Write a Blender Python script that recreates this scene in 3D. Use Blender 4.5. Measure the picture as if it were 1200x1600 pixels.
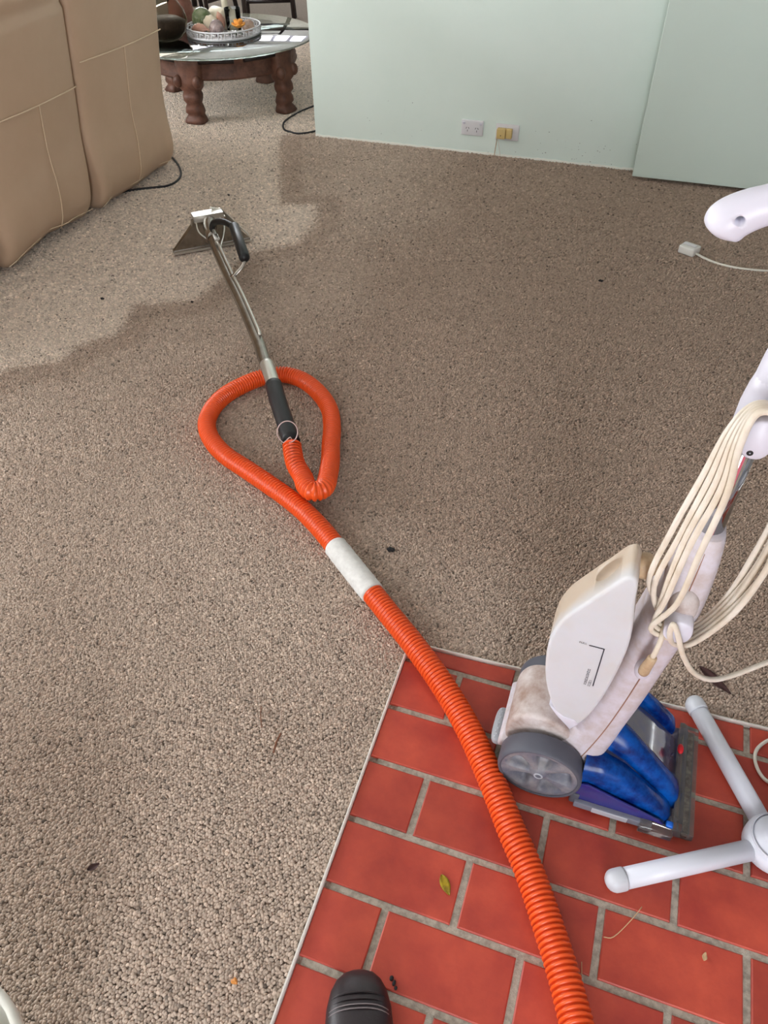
import bpy, bmesh, math, random
from math import sin, cos, pi, radians, sqrt, exp, floor
from mathutils import Vector, Matrix, noise

random.seed(7)
for o in list(bpy.data.objects): bpy.data.objects.remove(o)
scene = bpy.context.scene
COL = scene.collection

# ------------------------------------------------------------------ camera
CAM_H, F_PX = 1.42, 1175.0
PITCH, ROLL, YAW = radians(43.83), radians(-0.66), radians(-19.56)
def cam_ray(x, y):
    cr, sr = cos(ROLL), sin(ROLL); du, dv = x - 600, y - 800
    u = du*cr + dv*sr; v = -du*sr + dv*cr
    X, Y, Z = u, F_PX*cos(PITCH) - v*sin(PITCH), -F_PX*sin(PITCH) - v*cos(PITCH)
    c, s = cos(YAW), sin(YAW)
    return Vector((X*c + Y*s, -X*s + Y*c, Z))
cam_data = bpy.data.cameras.new('camera'); cam = bpy.data.objects.new('camera', cam_data); COL.objects.link(cam)
fw = cam_ray(600, 800).normalized()
rt = (cam_ray(601, 800) - cam_ray(600, 800)).normalized()
up = rt.cross(fw)
cam.matrix_world = Matrix(((rt.x, up.x, -fw.x, 0), (rt.y, up.y, -fw.y, 0), (rt.z, up.z, -fw.z, CAM_H), (0, 0, 0, 1)))
cam_data.sensor_fit = 'VERTICAL'; cam_data.sensor_height = 24.0; cam_data.lens = F_PX/1600*24.0
cam_data.clip_start = 0.02
scene.camera = cam

# ------------------------------------------------------------------ light
ROOM = dict(x0=-4.7, x1=1.15, y0=-2.3, y1=9.2, z=2.45)
DOOR_IN = (.15, 1.10, 0.0, 2.1)          # entry door opening in the wall behind the camera: x0 x1 z0 z1
WIN_FAR = (-4.6, -3.7, 1.62, 2.2)         # dining room window in the farthest wall
WIN_LEFT = (-.9, 3.3, 0.8, 2.1)           # window in the left wall: y0 y1 z0 z1
WIN_LEFT2 = (6.3, 8.9, 1.30, 2.15)         # dining room window in the left wall
world = bpy.data.worlds.new('daylight'); scene.world = world; world.use_nodes = True
bg = world.node_tree.nodes['Background']; bg.inputs[0].default_value = (0.93, 0.965, 1.0, 1); bg.inputs[1].default_value = 5.0
def portal(name, loc, rot, sx, sy):
    l = bpy.data.lights.new(name, 'AREA'); l.shape = 'RECTANGLE'; l.size = sx; l.size_y = sy
    l.cycles.is_portal = True
    o = bpy.data.objects.new(name, l); COL.objects.link(o); o.location = loc; o.rotation_euler = rot
    return o
portal('daylight_door', ((DOOR_IN[0]+DOOR_IN[1])/2, ROOM['y0']-.12, (DOOR_IN[2]+DOOR_IN[3])/2), (pi/2, 0, 0), DOOR_IN[1]-DOOR_IN[0], DOOR_IN[3]-DOOR_IN[2])
portal('daylight_dining_window', ((WIN_FAR[0]+WIN_FAR[1])/2, ROOM['y1']+.12, (WIN_FAR[2]+WIN_FAR[3])/2), (-pi/2, 0, 0), WIN_FAR[1]-WIN_FAR[0], WIN_FAR[3]-WIN_FAR[2])
portal('daylight_side_window', (ROOM['x0']-.12, (WIN_LEFT[0]+WIN_LEFT[1])/2, (WIN_LEFT[2]+WIN_LEFT[3])/2), (pi/2, 0, -pi/2), WIN_LEFT[1]-WIN_LEFT[0], WIN_LEFT[3]-WIN_LEFT[2])
portal('daylight_dining_side_window', (ROOM['x0']-.12, (WIN_LEFT2[0]+WIN_LEFT2[1])/2, (WIN_LEFT2[2]+WIN_LEFT2[3])/2), (pi/2, 0, -pi/2), WIN_LEFT2[1]-WIN_LEFT2[0], WIN_LEFT2[3]-WIN_LEFT2[2])
vs = scene.view_settings
vs.view_transform = 'Standard'; vs.look = 'None'; vs.gamma = 1.0; vs.use_curve_mapping = False
vs.exposure = 1.66

# ------------------------------------------------------------------ material helpers
def srgb(r, g, b):
    f = lambda c: (c/255/12.92) if c/255 <= .04045 else ((c/255 + .055)/1.055)**2.4
    return (f(r), f(g), f(b), 1)
MATS = {}
def nd(nt, t, **kw):
    n = nt.nodes.new(t)
    for k, v in kw.items():
        if k.startswith('i_'): n.inputs[k[2:].replace('_', ' ')].default_value = v
        else: setattr(n, k, v)
    return n
def mat(name, col, rough=.5, metal=0., spec=.5, trans=0., ior=1.45, coat=0., noise_scale=0., noise_amt=0., col2=None,
        bump=0., bump_scale=200., sss=0., rand=0., alpha=1., detail=4.):
    m = bpy.data.materials.new(name); m.use_nodes = True; nt = m.node_tree; b = nt.nodes['Principled BSDF']
    b.inputs['Base Color'].default_value = col; b.inputs['Roughness'].default_value = rough; b.inputs['Metallic'].default_value = metal
    b.inputs['Specular IOR Level'].default_value = spec; b.inputs['Transmission Weight'].default_value = trans; b.inputs['IOR'].default_value = ior
    b.inputs['Coat Weight'].default_value = coat; b.inputs['Alpha'].default_value = alpha
    if sss: b.inputs['Subsurface Weight'].default_value = sss; b.inputs['Subsurface Scale'].default_value = .02; b.inputs['Subsurface Radius'].default_value = (1, .8, .6)
    tc = nd(nt, 'ShaderNodeTexCoord')
    out = None
    if noise_scale:
        n = nd(nt, 'ShaderNodeTexNoise'); n.inputs['Scale'].default_value = noise_scale; n.inputs['Detail'].default_value = detail; n.inputs['Roughness'].default_value = .65
        nt.links.new(tc.outputs['Object'], n.inputs['Vector'])
        rp = nd(nt, 'ShaderNodeValToRGB'); rp.color_ramp.elements[0].position = .5 - .25*(1.01-min(noise_amt, 1)); rp.color_ramp.elements[1].position = .5 + .35
        rp.color_ramp.elements[0].position = .38; rp.color_ramp.elements[1].position = .68
        rp.color_ramp.elements[0].color = col; c2 = col2 or tuple(c*.7 for c in col[:3])+(1,)
        rp.color_ramp.elements[1].color = tuple(col[i]*(1-noise_amt)+c2[i]*noise_amt for i in range(3))+(1,)
        nt.links.new(n.outputs['Fac'], rp.inputs['Fac']); out = rp.outputs['Color']
    if rand:
        oi = nd(nt, 'ShaderNodeObjectInfo'); mr = nd(nt, 'ShaderNodeMapRange'); mr.inputs['To Min'].default_value = 1-rand; mr.inputs['To Max'].default_value = 1+rand
        nt.links.new(oi.outputs['Random'], mr.inputs['Value'])
        hsv = nd(nt, 'ShaderNodeHueSaturation'); hsv.inputs['Color'].default_value = col
        if out: nt.links.new(out, hsv.inputs['Color'])
        nt.links.new(mr.outputs['Result'], hsv.inputs['Value']); out = hsv.outputs['Color']
    if out: nt.links.new(out, b.inputs['Base Color'])
    if bump:
        n2 = nd(nt, 'ShaderNodeTexNoise'); n2.inputs['Scale'].default_value = bump_scale; n2.inputs['Detail'].default_value = 3
        nt.links.new(tc.outputs['Object'], n2.inputs['Vector'])
        bp = nd(nt, 'ShaderNodeBump'); bp.inputs['Strength'].default_value = bump; bp.inputs['Distance'].default_value = .002
        nt.links.new(n2.outputs['Fac'], bp.inputs['Height']); nt.links.new(bp.outputs['Normal'], b.inputs['Normal'])
    MATS[name] = m
    return m

# ------------------------------------------------------------------ geometry helpers
def worldloc(p):
    v = Vector((0, 0, 0))
    while p is not None: v += p.location; p = p.parent
    return v
def mk(name, verts, faces, m, parent=None, smooth=True, loc=None):
    """one mesh object; verts in world coordinates, origin at the parent's (or at loc)"""
    off = worldloc(parent) if parent is not None else Vector(loc or (0, 0, 0))
    me = bpy.data.meshes.new(name)
    me.from_pydata([tuple(Vector(v) - off) for v in verts], [], [tuple(f) for f in faces])
    if smooth:
        me.polygons.foreach_set('use_smooth', [True]*len(me.polygons))
    me.update()
    o = bpy.data.objects.new(name, me); COL.objects.link(o)
    if m: me.materials.append(m)
    if parent is not None: o.parent = parent
    else: o.location = off
    return o
def root(name, loc, label, cat, group=None):
    o = bpy.data.objects.new(name, None); COL.objects.link(o); o.location = loc; o.empty_display_size = .05
    o['label'] = label; o['category'] = cat
    if group: o['group'] = group
    return o
def tag(o, label, cat, group=None):
    o['label'] = label; o['category'] = cat
    if group: o['group'] = group
    return o
def struct(o, label=None):
    o['kind'] = 'structure'
    if label: o['label'] = label
    return o
class MB:
    """collects pieces of ONE part"""
    def __init__(s): s.v = []; s.f = []
    def add(s, vf):
        n = len(s.v); s.v += [tuple(v) for v in vf[0]]; s.f += [tuple(i+n for i in f) for f in vf[1]]; return s
    def build(s, name, m, parent=None, smooth=True, loc=None): return mk(name, s.v, s.f, m, parent, smooth, loc)
def bm_out(bm):
    bm.verts.index_update()
    r = ([v.co.copy() for v in bm.verts], [[v.index for v in f.verts] for f in bm.faces]); bm.free(); return r
def box(x0, x1, y0, y1, z0, z1, bev=0., seg=2):
    bm = bmesh.new(); bmesh.ops.create_cube(bm, size=1)
    for v in bm.verts: v.co = Vector((x0 + (v.co.x+.5)*(x1-x0), y0 + (v.co.y+.5)*(y1-y0), z0 + (v.co.z+.5)*(z1-z0)))
    if bev: bmesh.ops.bevel(bm, geom=bm.edges[:], offset=bev, segments=seg, affect='EDGES', profile=.5)
    return bm_out(bm)
def extr(poly, axis, a, b, bev=0., seg=3):
    """extrude polygon (2D) along axis 'x','y','z' between a and b with rounded rims"""
    bm = bmesh.new()
    def P(p, t):
        return {'y': (p[0], t, p[1]), 'x': (t, p[0], p[1]), 'z': (p[0], p[1], t)}[axis]
    va = [bm.verts.new(P(p, a)) for p in poly]; vb = [bm.verts.new(P(p, b)) for p in poly]
    n = len(poly); fa = bm.faces.new(va); fb = bm.faces.new(vb[::-1])
    for i in range(n): bm.faces.new((va[i], vb[i], vb[(i+1) % n], va[(i+1) % n]))
    bmesh.ops.recalc_face_normals(bm, faces=bm.faces[:])
    if bev:
        es = list(set(list(fa.edges) + list(fb.edges)))
        bmesh.ops.bevel(bm, geom=es, offset=bev, segments=seg, affect='EDGES', profile=.5, clamp_overlap=True)
    return bm_out(bm)
def xform(vf, M): return ([M @ Vector(v) for v in vf[0]], vf[1])
def spline(pts, n=8, closed=False):
    pts = [Vector(p) for p in pts]; out = []; N = len(pts)
    rng = N if closed else N-1
    for i in range(rng):
        p0 = pts[(i-1) % N] if closed or i > 0 else pts[0]*2 - pts[1]
        p1 = pts[i]; p2 = pts[(i+1) % N]
        p3 = pts[(i+2) % N] if closed or i+2 < N else pts[-1]*2 - pts[-2]
        for k in range(n):
            t = k/n
            out.append(.5*((2*p1) + (p2-p0)*t + (2*p0-5*p1+4*p2-p3)*t*t + (3*p1-p0-3*p2+p3)*t**3))
    if not closed: out.append(pts[-1])
    return out
def resample(pts, step):
    d = [0]
    for a, b in zip(pts, pts[1:]): d.append(d[-1] + (b-a).length)
    L = d[-1]; n = max(2, int(round(L/step))); out = []; j = 0
    for i in range(n+1):
        s = L*i/n
        while j < len(d)-2 and d[j+1] < s: j += 1
        t = (s-d[j])/max(1e-9, d[j+1]-d[j]); out.append(pts[j].lerp(pts[j+1], t))
    return out, L
def tube(pts, r, seg=12, closed=False, caps=True, squash=None, rfun=None, up=None):
    pts = [Vector(p) for p in pts]; n = len(pts)
    tans = []
    for i in range(n):
        a = pts[(i-1) % n] if (closed or i > 0) else pts[i]; b = pts[(i+1) % n] if (closed or i < n-1) else pts[i]
        t = (b-a); tans.append(t.normalized() if t.length > 1e-9 else Vector((0, 0, 1)))
    ref = Vector(up) if up else (Vector((0, 0, 1)) if abs(tans[0].z) < .9 else Vector((1, 0, 0)))
    nrm = (ref - tans[0]*ref.dot(tans[0])).normalized()
    V = []; Fc = []
    for i in range(n):
        if i: nrm = (nrm - tans[i]*nrm.dot(tans[i])).normalized()
        bn = tans[i].cross(nrm)
        rr = r[i] if isinstance(r, (list, tuple)) else r
        sx, sy = squash if squash else (1, 1)
        for k in range(seg):
            a = 2*pi*k/seg; q = rfun(i, a) if rfun else 1.
            V.append(pts[i] + (nrm*cos(a)*sy + bn*sin(a)*sx)*rr*q)
    for i in range(n if closed else n-1):
        j = (i+1) % n
        for k in range(seg):
            l = (k+1) % seg
            Fc.append((i*seg+k, i*seg+l, j*seg+l, j*seg+k))
    if caps and not closed:
        Fc.append(tuple(range(seg))[::-1]); Fc.append(tuple((n-1)*seg+k for k in range(seg)))
    return V, Fc
def lathe(prof, seg=24, c=(0, 0, 0), axis='z', caps=True):
    """prof = [(radius, height)...]"""
    V = []; Fc = []; c = Vector(c)
    for r, h in prof:
        for k in range(seg):
            a = 2*pi*k/seg; p = {'z': (r*cos(a), r*sin(a), h), 'y': (r*cos(a), h, -r*sin(a)), 'x': (h, r*cos(a), r*sin(a))}[axis]
            V.append(c + Vector(p))
    for i in range(len(prof)-1):
        for k in range(seg):
            l = (k+1) % seg; Fc.append((i*seg+k, i*seg+l, (i+1)*seg+l, (i+1)*seg+k))
    if caps: Fc.append(tuple(range(seg))[::-1]); Fc.append(tuple((len(prof)-1)*seg+k for k in range(seg)))
    return V, Fc
def loft(rings, cap=True, closed_ring=True):
    n = len(rings[0]); V = [Vector(p) for r in rings for p in r]; Fc = []
    for i in range(len(rings)-1):
        for k in range(n if closed_ring else n-1):
            l = (k+1) % n; Fc.append((i*n+k, i*n+l, (i+1)*n+l, (i+1)*n+k))
    if cap and closed_ring: Fc.append(tuple(range(n))[::-1]); Fc.append(tuple((len(rings)-1)*n+k for k in range(n)))
    return V, Fc
def ellipsoid(c, r, seg=20, rings=12, fn=None):
    V = []; Fc = []; c = Vector(c)
    for i in range(rings+1):
        th = pi*i/rings
        for k in range(seg):
            a = 2*pi*k/seg; d = Vector((sin(th)*cos(a), sin(th)*sin(a), cos(th))); q = fn(d) if fn else 1
            V.append(c + Vector((d.x*r[0]*q, d.y*r[1]*q, d.z*r[2]*q)))
    for i in range(rings):
        for k in range(seg):
            l = (k+1) % seg; Fc.append((i*seg+k, (i+1)*seg+k, (i+1)*seg+l, i*seg+l))
    return V, Fc
def superrect(cx, cy, hx, hy, n=24, e=4.):
    out = []
    for k in range(n):
        a = 2*pi*k/n; ca, sa = cos(a), sin(a)
        out.append((cx + hx*math.copysign(abs(ca)**(2/e), ca), cy + hy*math.copysign(abs(sa)**(2/e), sa)))
    return out
def mods(o, bevel=0, sub=0, angle=None):
    if bevel:
        b = o.modifiers.new('bevel', 'BEVEL'); b.width = bevel; b.segments = 2; b.limit_method = 'ANGLE'
    if sub:
        s = o.modifiers.new('sub', 'SUBSURF'); s.levels = sub; s.render_levels = sub
    return o
def bilerp(t, pts):
    for (a, va), (b, vb) in zip(pts, pts[1:]):
        if t <= b: return va + (vb-va)*max(0, (t-a)/(b-a))
    return pts[-1][1]
def sm(a, b, x):
    t = min(1, max(0, (x-a)/(b-a))); return t*t*(3-2*t)

# ------------------------------------------------------------------ materials
M_WALL = mat('mint_wall_paint', srgb(226, 239, 231), .55, noise_scale=3, noise_amt=.5, col2=srgb(219, 234, 225), bump=.05, bump_scale=60)
M_PANEL = mat('mint_door_paint', srgb(211, 225, 215), .45, noise_scale=2, noise_amt=.4, col2=srgb(205, 220, 210))
M_PLASTER = mat('bare_plaster_edge', srgb(232, 232, 222), .9, bump=.3, bump_scale=150)
M_WHITEWALL = mat('off_white_paint', srgb(214, 212, 204), .8)
M_TANWALL = mat('grey_wall', srgb(142, 140, 138), .85)
M_CEIL = mat('ceiling_white', srgb(225, 225, 220), .9)
M_GROUT = mat('grout', srgb(186, 177, 163), .95, noise_scale=90, noise_amt=.9, col2=srgb(138, 130, 118), bump=.6, bump_scale=500)
M_ALU = mat('aluminium_trim', srgb(236, 233, 226), .4, metal=.25)
M_ORANGE = mat('orange_hose_plastic', srgb(236, 88, 32), .32)
M_TAPE = mat('white_cloth_tape', srgb(226, 224, 220), .85, noise_scale=60, noise_amt=.5, col2=srgb(195, 192, 188), bump=.5, bump_scale=120)
M_STEEL = mat('brushed_steel', srgb(165, 160, 152), .24, metal=1., noise_scale=14, noise_amt=.6, col2=srgb(120, 114, 106))
M_STEEL_L = mat('bright_steel', srgb(205, 203, 195), .3, metal=.85)
M_BLACK = mat('black_rubber', srgb(26, 26, 28), .5)
M_BLACKG = mat('black_grip', srgb(24, 25, 27), .38)
M_WIRE = mat('pale_spring_wire', srgb(200, 175, 170), .4, metal=.3)

M_WHITEP = mat('dirty_white_plastic', srgb(206, 199, 208), .45, noise_scale=38, noise_amt=.7, col2=srgb(180, 162, 154), bump=.08, bump_scale=300, detail=8)
M_WHITEC = mat('clean_white_plastic', srgb(214, 211, 222), .35)
M_COVER = mat('grimy_white_plastic', srgb(206, 196, 194), .55, noise_scale=18, noise_amt=.95, col2=srgb(150, 122, 108), bump=.12, bump_scale=260, detail=9)
M_TANK = mat('translucent_tank', srgb(208, 209, 214), .4, sss=.2, noise_scale=9, noise_amt=.3, col2=srgb(198, 194, 190))
M_TAN = mat('yellowed_plastic', srgb(196, 170, 138), .5, noise_scale=30, noise_amt=.8, col2=srgb(150, 118, 86))
M_CREAM = mat('cream_cord', srgb(226, 217, 204), .5, noise_scale=12, noise_amt=.7, col2=srgb(196, 176, 148))
M_GREYW = mat('grey_wheel_plastic', srgb(106, 107, 120), .5, noise_scale=35, noise_amt=.8, col2=srgb(150, 146, 146))
M_TYRE = mat('dark_grey_tyre', srgb(84, 85, 95), .6)
M_PEDAL = mat('grey_pedal', srgb(158, 160, 166), .5)
M_DOT = mat('pedal_dots', srgb(205, 207, 212), .4)
M_BLUE = mat('blue_clear_plastic', (0.001, 0.012, 0.11, 1),  .2, spec=.3, noise_scale=22, noise_amt=.8, col2=(0.002, 0.10, .46, 1))
M_BLUEV = mat('violet_blue_plastic', (0.03, 0.025, 0.17, 1), .2, coat=.8, noise_scale=10, noise_amt=.5, col2=(0.01, .02, .25, 1))
M_CLEAR = mat('scuffed_clear_plastic', srgb(225, 222, 218), .12, trans=.92, ior=1.4, noise_scale=40, noise_amt=.5, col2=srgb(170, 155, 140))
M_HOODG = mat('smoky_hood_plastic', srgb(78, 80, 100), .15, trans=.25, coat=.6, noise_scale=14, noise_amt=.8, col2=srgb(52, 58, 110))
M_GREYS = mat('grey_side_trim', srgb(120, 122, 134), .5)
M_GREYL = mat('pale_grey_insert', srgb(176, 178, 186), .4)
M_DIRT = mat('trapped_dirt', srgb(70, 56, 46), .9, noise_scale=80, noise_amt=.9, col2=srgb(160, 150, 138), bump=1., bump_scale=300)
M_RED = mat('red_plastic', srgb(205, 22, 34), .4)
M_SKY = mat('bright_blue_plastic', srgb(30, 110, 220), .35)
M_CHROME = mat('chrome_tube', srgb(190, 190, 190), .1, metal=1.)
M_PINK = mat('pink_red_stripe', srgb(190, 92, 106), .5)
M_INK = mat('dark_ink', srgb(40, 38, 50), .7)
M_SEAM = mat('seam_grime', srgb(150, 112, 92), .8)
M_FAN = mat('fan_white_plastic', srgb(216, 218, 228), .32)
M_FANG = mat('fan_cap_plastic', srgb(206, 209, 216), .4)
M_CABLE = mat('black_cable', srgb(22, 22, 26), .45)
M_PHONE = mat('white_phone_cord', srgb(228, 224, 212), .45)
M_CLEARP = mat('clear_modular_plug', srgb(234, 232, 226), .25, trans=.1, ior=1.45)
M_SOCKET = mat('white_socket_plate', srgb(222, 220, 222), .35)
M_SLOT = mat('socket_slot', srgb(30, 28, 30), .7)
M_YELL = mat('yellowed_adaptor', srgb(214, 186, 124), .45)
M_LEATHER = mat('beige_leather', srgb(201, 173, 147), .42, noise_scale=5, noise_amt=.5, col2=srgb(190, 161, 134), bump=.1, bump_scale=260)
M_STITCH = mat('pale_stitching', srgb(226, 204, 176), .7)
M_UNDER = mat('sofa_underside', srgb(45, 40, 36), .9)
M_WOOD = mat('carved_red_wood', srgb(114, 76, 60), .5, noise_scale=16, noise_amt=.9, col2=srgb(68, 42, 34), bump=.8, bump_scale=90)
M_DWOOD = mat('dark_wood', srgb(40, 27, 25), .4, noise_scale=8, noise_amt=.5, col2=srgb(24, 16, 16))
M_GLASS = mat('table_glass', srgb(205, 222, 215), .02, trans=1., ior=1.5)
M_SMOKE = mat('smoky_glass', srgb(205, 200, 190), .03, trans=1., ior=1.08)
M_GLASSC = mat('thin_clear_glass', srgb(240, 242, 240), .02, trans=1., ior=1.2)
M_TRAY = mat('white_enamel_tray', srgb(226, 224, 226), .4)
M_CANDLE = mat('ivory_wax', srgb(232, 222, 200), .5, sss=.2)
M_SHELL1 = mat('speckled_shell', srgb(190, 165, 145), .35, noise_scale=40, noise_amt=.9, col2=srgb(110, 80, 70))
M_SHELL2 = mat('pearly_shell', srgb(170, 150, 145), .2, coat=.5, noise_scale=25, noise_amt=.9, col2=srgb(105, 88, 96))
M_PINKS = mat('pink_shell', srgb(205, 150, 130), .4, noise_scale=20, noise_amt=.7, col2=srgb(225, 195, 175))
M_GREENB = mat('green_glass_ball', srgb(120, 140, 95), .1, trans=.5, noise_scale=30, noise_amt=.8, col2=srgb(190, 195, 165))
M_FLOWER = mat('orange_flower', srgb(235, 160, 70), .6)
M_GLEAF = mat('dark_green_leaf', srgb(38, 52, 36), .5)
M_YLEAF = mat('yellow_leaf', srgb(170, 146, 24), .5, noise_scale=60, noise_amt=.8, col2=srgb(92, 70, 20))
M_BLEAF = mat('brown_dead_leaf', srgb(72, 44, 42), .6, noise_scale=40, noise_amt=.6)
M_TWIG = mat('brown_twig', srgb(112, 72, 50), .7)
M_STRAW = mat('pale_straw', srgb(205, 170, 130), .6)
M_AMBER = mat('amber_crumb', srgb(200, 130, 60), .4)
M_STONE = mat('dark_pebbles', srgb(52, 44, 42), .5, noise_scale=30, noise_amt=.8, col2=srgb(92, 78, 68))
M_BOOT = mat('black_brown_leather', srgb(46, 38, 42), .38, noise_scale=8, noise_amt=.5, col2=srgb(32, 26, 29), bump=.12, bump_scale=200)
M_SOLE = mat('black_sole', srgb(20, 19, 20), .7)
M_BSTITCH = mat('grey_stitching', srgb(140, 130, 132), .6)
M_TUB = mat('white_tub_plastic', srgb(225, 224, 214), .4)
M_TERRA2 = mat('terracotta_pot', srgb(140, 98, 84), .7, noise_scale=40, noise_amt=.8, col2=srgb(120, 70, 60))
M_SEATC = mat('chair_seat_fabric', srgb(52, 58, 78), .9)

def tile_material():
    m = bpy.data.materials.new('red_quarry_tile'); m.use_nodes = True; nt = m.node_tree; b = nt.nodes['Principled BSDF']
    L = nt.links.new
    tc = nd(nt, 'ShaderNodeTexCoord'); oi = nd(nt, 'ShaderNodeObjectInfo')
    geo = nd(nt, 'ShaderNodeNewGeometry')
    n1 = nd(nt, 'ShaderNodeTexNoise'); n1.inputs['Scale'].default_value = 9; n1.inputs['Detail'].default_value = 7; n1.inputs['Roughness'].default_value = .6
    L(geo.outputs['Position'], n1.inputs['Vector'])
    r1 = nd(nt, 'ShaderNodeValToRGB'); r1.color_ramp.elements[0].position = .32; r1.color_ramp.elements[1].position = .72
    r1.color_ramp.elements[0].color = srgb(156, 52, 42); r1.color_ramp.elements[1].color = srgb(196, 80, 57)
    L(n1.outputs['Fac'], r1.inputs['Fac'])
    # pale scuffs
    n2 = nd(nt, 'ShaderNodeTexNoise'); n2.inputs['Scale'].default_value = 34; n2.inputs['Detail'].default_value = 9; n2.inputs['Roughness'].default_value = .75
    L(geo.outputs['Position'], n2.inputs['Vector'])
    r2 = nd(nt, 'ShaderNodeValToRGB'); r2.color_ramp.elements[0].position = .66; r2.color_ramp.elements[1].position = .8
    r2.color_ramp.elements[0].color = (0, 0, 0, 1); r2.color_ramp.elements[1].color = (.35, .35, .35, 1)
    L(n2.outputs['Fac'], r2.inputs['Fac'])
    mx = nd(nt, 'ShaderNodeMixRGB'); L(r2.outputs['Color'], mx.inputs['Fac']); L(r1.outputs['Color'], mx.inputs['Color1']); mx.inputs['Color2'].default_value = srgb(205, 128, 108)
    mr = nd(nt, 'ShaderNodeMapRange'); mr.inputs['To Min'].default_value = .82; mr.inputs['To Max'].default_value = 1.18; L(oi.outputs['Random'], mr.inputs['Value'])
    hs = nd(nt, 'ShaderNodeHueSaturation'); L(mr.outputs['Result'], hs.inputs['Value']); L(mx.outputs['Color'], hs.inputs['Color'])
    L(hs.outputs['Color'], b.inputs['Base Color'])
    rr = nd(nt, 'ShaderNodeMapRange'); rr.inputs['To Min'].default_value = .38; rr.inputs['To Max'].default_value = .6; L(n1.outputs['Fac'], rr.inputs['Value']); L(rr.outputs['Result'], b.inputs['Roughness'])
    bp = nd(nt, 'ShaderNodeBump'); bp.inputs['Strength'].default_value = .25; bp.inputs['Distance'].default_value = .0015
    n3 = nd(nt, 'ShaderNodeTexNoise'); n3.inputs['Scale'].default_value = 70; n3.inputs['Detail'].default_value = 4; L(geo.outputs['Position'], n3.inputs['Vector'])
    L(n3.outputs['Fac'], bp.inputs['Height']); L(bp.outputs['Normal'], b.inputs['Normal'])
    return m
M_TILE = tile_material()

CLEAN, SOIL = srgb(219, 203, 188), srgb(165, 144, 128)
def carpet_material(pile):
    m = bpy.data.materials.new('loop_pile_yarn' if pile else 'carpet_backing'); m.use_nodes = True; nt = m.node_tree; b = nt.nodes['Principled BSDF']
    L = nt.links.new
    at = nd(nt, 'ShaderNodeAttribute'); at.attribute_name = 'clean'; at.attribute_type = 'INSTANCER' if pile else 'GEOMETRY'
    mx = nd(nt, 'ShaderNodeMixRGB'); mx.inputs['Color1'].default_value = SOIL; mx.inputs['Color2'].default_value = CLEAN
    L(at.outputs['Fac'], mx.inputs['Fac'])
    hs = nd(nt, 'ShaderNodeHueSaturation'); L(mx.outputs['Color'], hs.inputs['Color'])
    if pile:
        a2 = nd(nt, 'ShaderNodeAttribute'); a2.attribute_name = 'tone'; a2.attribute_type = 'INSTANCER'
        L(a2.outputs['Fac'], hs.inputs['Value'])
    else:
        geo = nd(nt, 'ShaderNodeNewGeometry')
        v = nd(nt, 'ShaderNodeTexVoronoi'); v.inputs['Scale'].default_value = 150; L(geo.outputs['Position'], v.inputs['Vector'])
        n = nd(nt, 'ShaderNodeTexNoise'); n.inputs['Scale'].default_value = 120; n.inputs['Detail'].default_value = 4; L(geo.outputs['Position'], n.inputs['Vector'])
        mr = nd(nt, 'ShaderNodeMapRange'); mr.inputs['From Min'].default_value = .3; mr.inputs['From Max'].default_value = .7
        mr.inputs['To Min'].default_value = .55; mr.inputs['To Max'].default_value = 1.05; L(n.outputs['Fac'], mr.inputs['Value'])
        L(mr.outputs['Result'], hs.inputs['Value'])
        bp = nd(nt, 'ShaderNodeBump'); bp.inputs['Strength'].default_value = .8; bp.inputs['Distance'].default_value = .006; bp.invert = True
        L(v.outputs['Distance'], bp.inputs['Height']); L(bp.outputs['Normal'], b.inputs['Normal'])
    L(hs.outputs['Color'], b.inputs['Base Color'])
    b.inputs['Roughness'].default_value = .9; b.inputs['Specular IOR Level'].default_value = .2
    if pile: b.inputs['Sheen Weight'].default_value = .15
    return m
M_CARPET = carpet_material(False); M_PILE = carpet_material(True)

# ------------------------------------------------------------------ room shell
X0, X1, Y0, Y1, ZC = ROOM['x0'], ROOM['x1'], ROOM['y0'], ROOM['y1'], ROOM['z']
WALL_Y, WALL_X = 4.19, -1.875
WASHED = [(-2.063, 4.108), (-1.657, 3.231), (-1.488, 3.285), (-1.412, 3.065), (-1.405, 2.871), (-1.562, 2.72), (-1.575, 2.281), (-1.782, 2.176),
          (-1.722, 1.977), (-1.814, 1.854), (-1.814, 1.744), (-1.95, 1.66), (-1.98, 1.5), (-2.15, 1.40), (-5.3, 1.2), (-5.3, 9.4), (-1.7, 9.4), (-1.7, 4.3), (-2.063, 4.2)]
def poly_sd(x, y, P):
    ins = False; d2 = 1e9; n = len(P)
    for i in range(n):
        x1, y1 = P[i]; x2, y2 = P[(i+1) % n]
        if (y1 > y) != (y2 > y) and x < (x2-x1)*(y-y1)/(y2-y1) + x1: ins = not ins
        dx, dy = x2-x1, y2-y1; t = max(0, min(1, ((x-x1)*dx + (y-y1)*dy)/(dx*dx+dy*dy)))
        q = (x-x1-t*dx)**2 + (y-y1-t*dy)**2
        if q < d2: d2 = q
    return sqrt(d2)*(1 if ins else -1)
def cleanness(x, y):
    nz = noise.noise(Vector((x*9, y*9, 3)))*.03
    c = sm(-.03, .03, poly_sd(x, y, WASHED) + nz)
    # unwashed carpet: darker towards the far right, a few stain blotches
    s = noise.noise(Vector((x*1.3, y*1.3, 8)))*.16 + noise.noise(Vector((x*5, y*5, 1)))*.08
    right_dark = -.85*sm(-1.6, .2, x + .15*noise.noise(Vector((x*2, y*2, 5))))*sm(.9, 1.9, y)
    return c*(.9 + s*.4) + (1-c)*(.30 + s + right_dark)
TX0 = -.283                                         # left edge of the tiled entry
def tile_top(x): return 1.0 + (x+.297)*.039
def tile_left(y): return -.297 + (1.003-y)*.023
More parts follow.
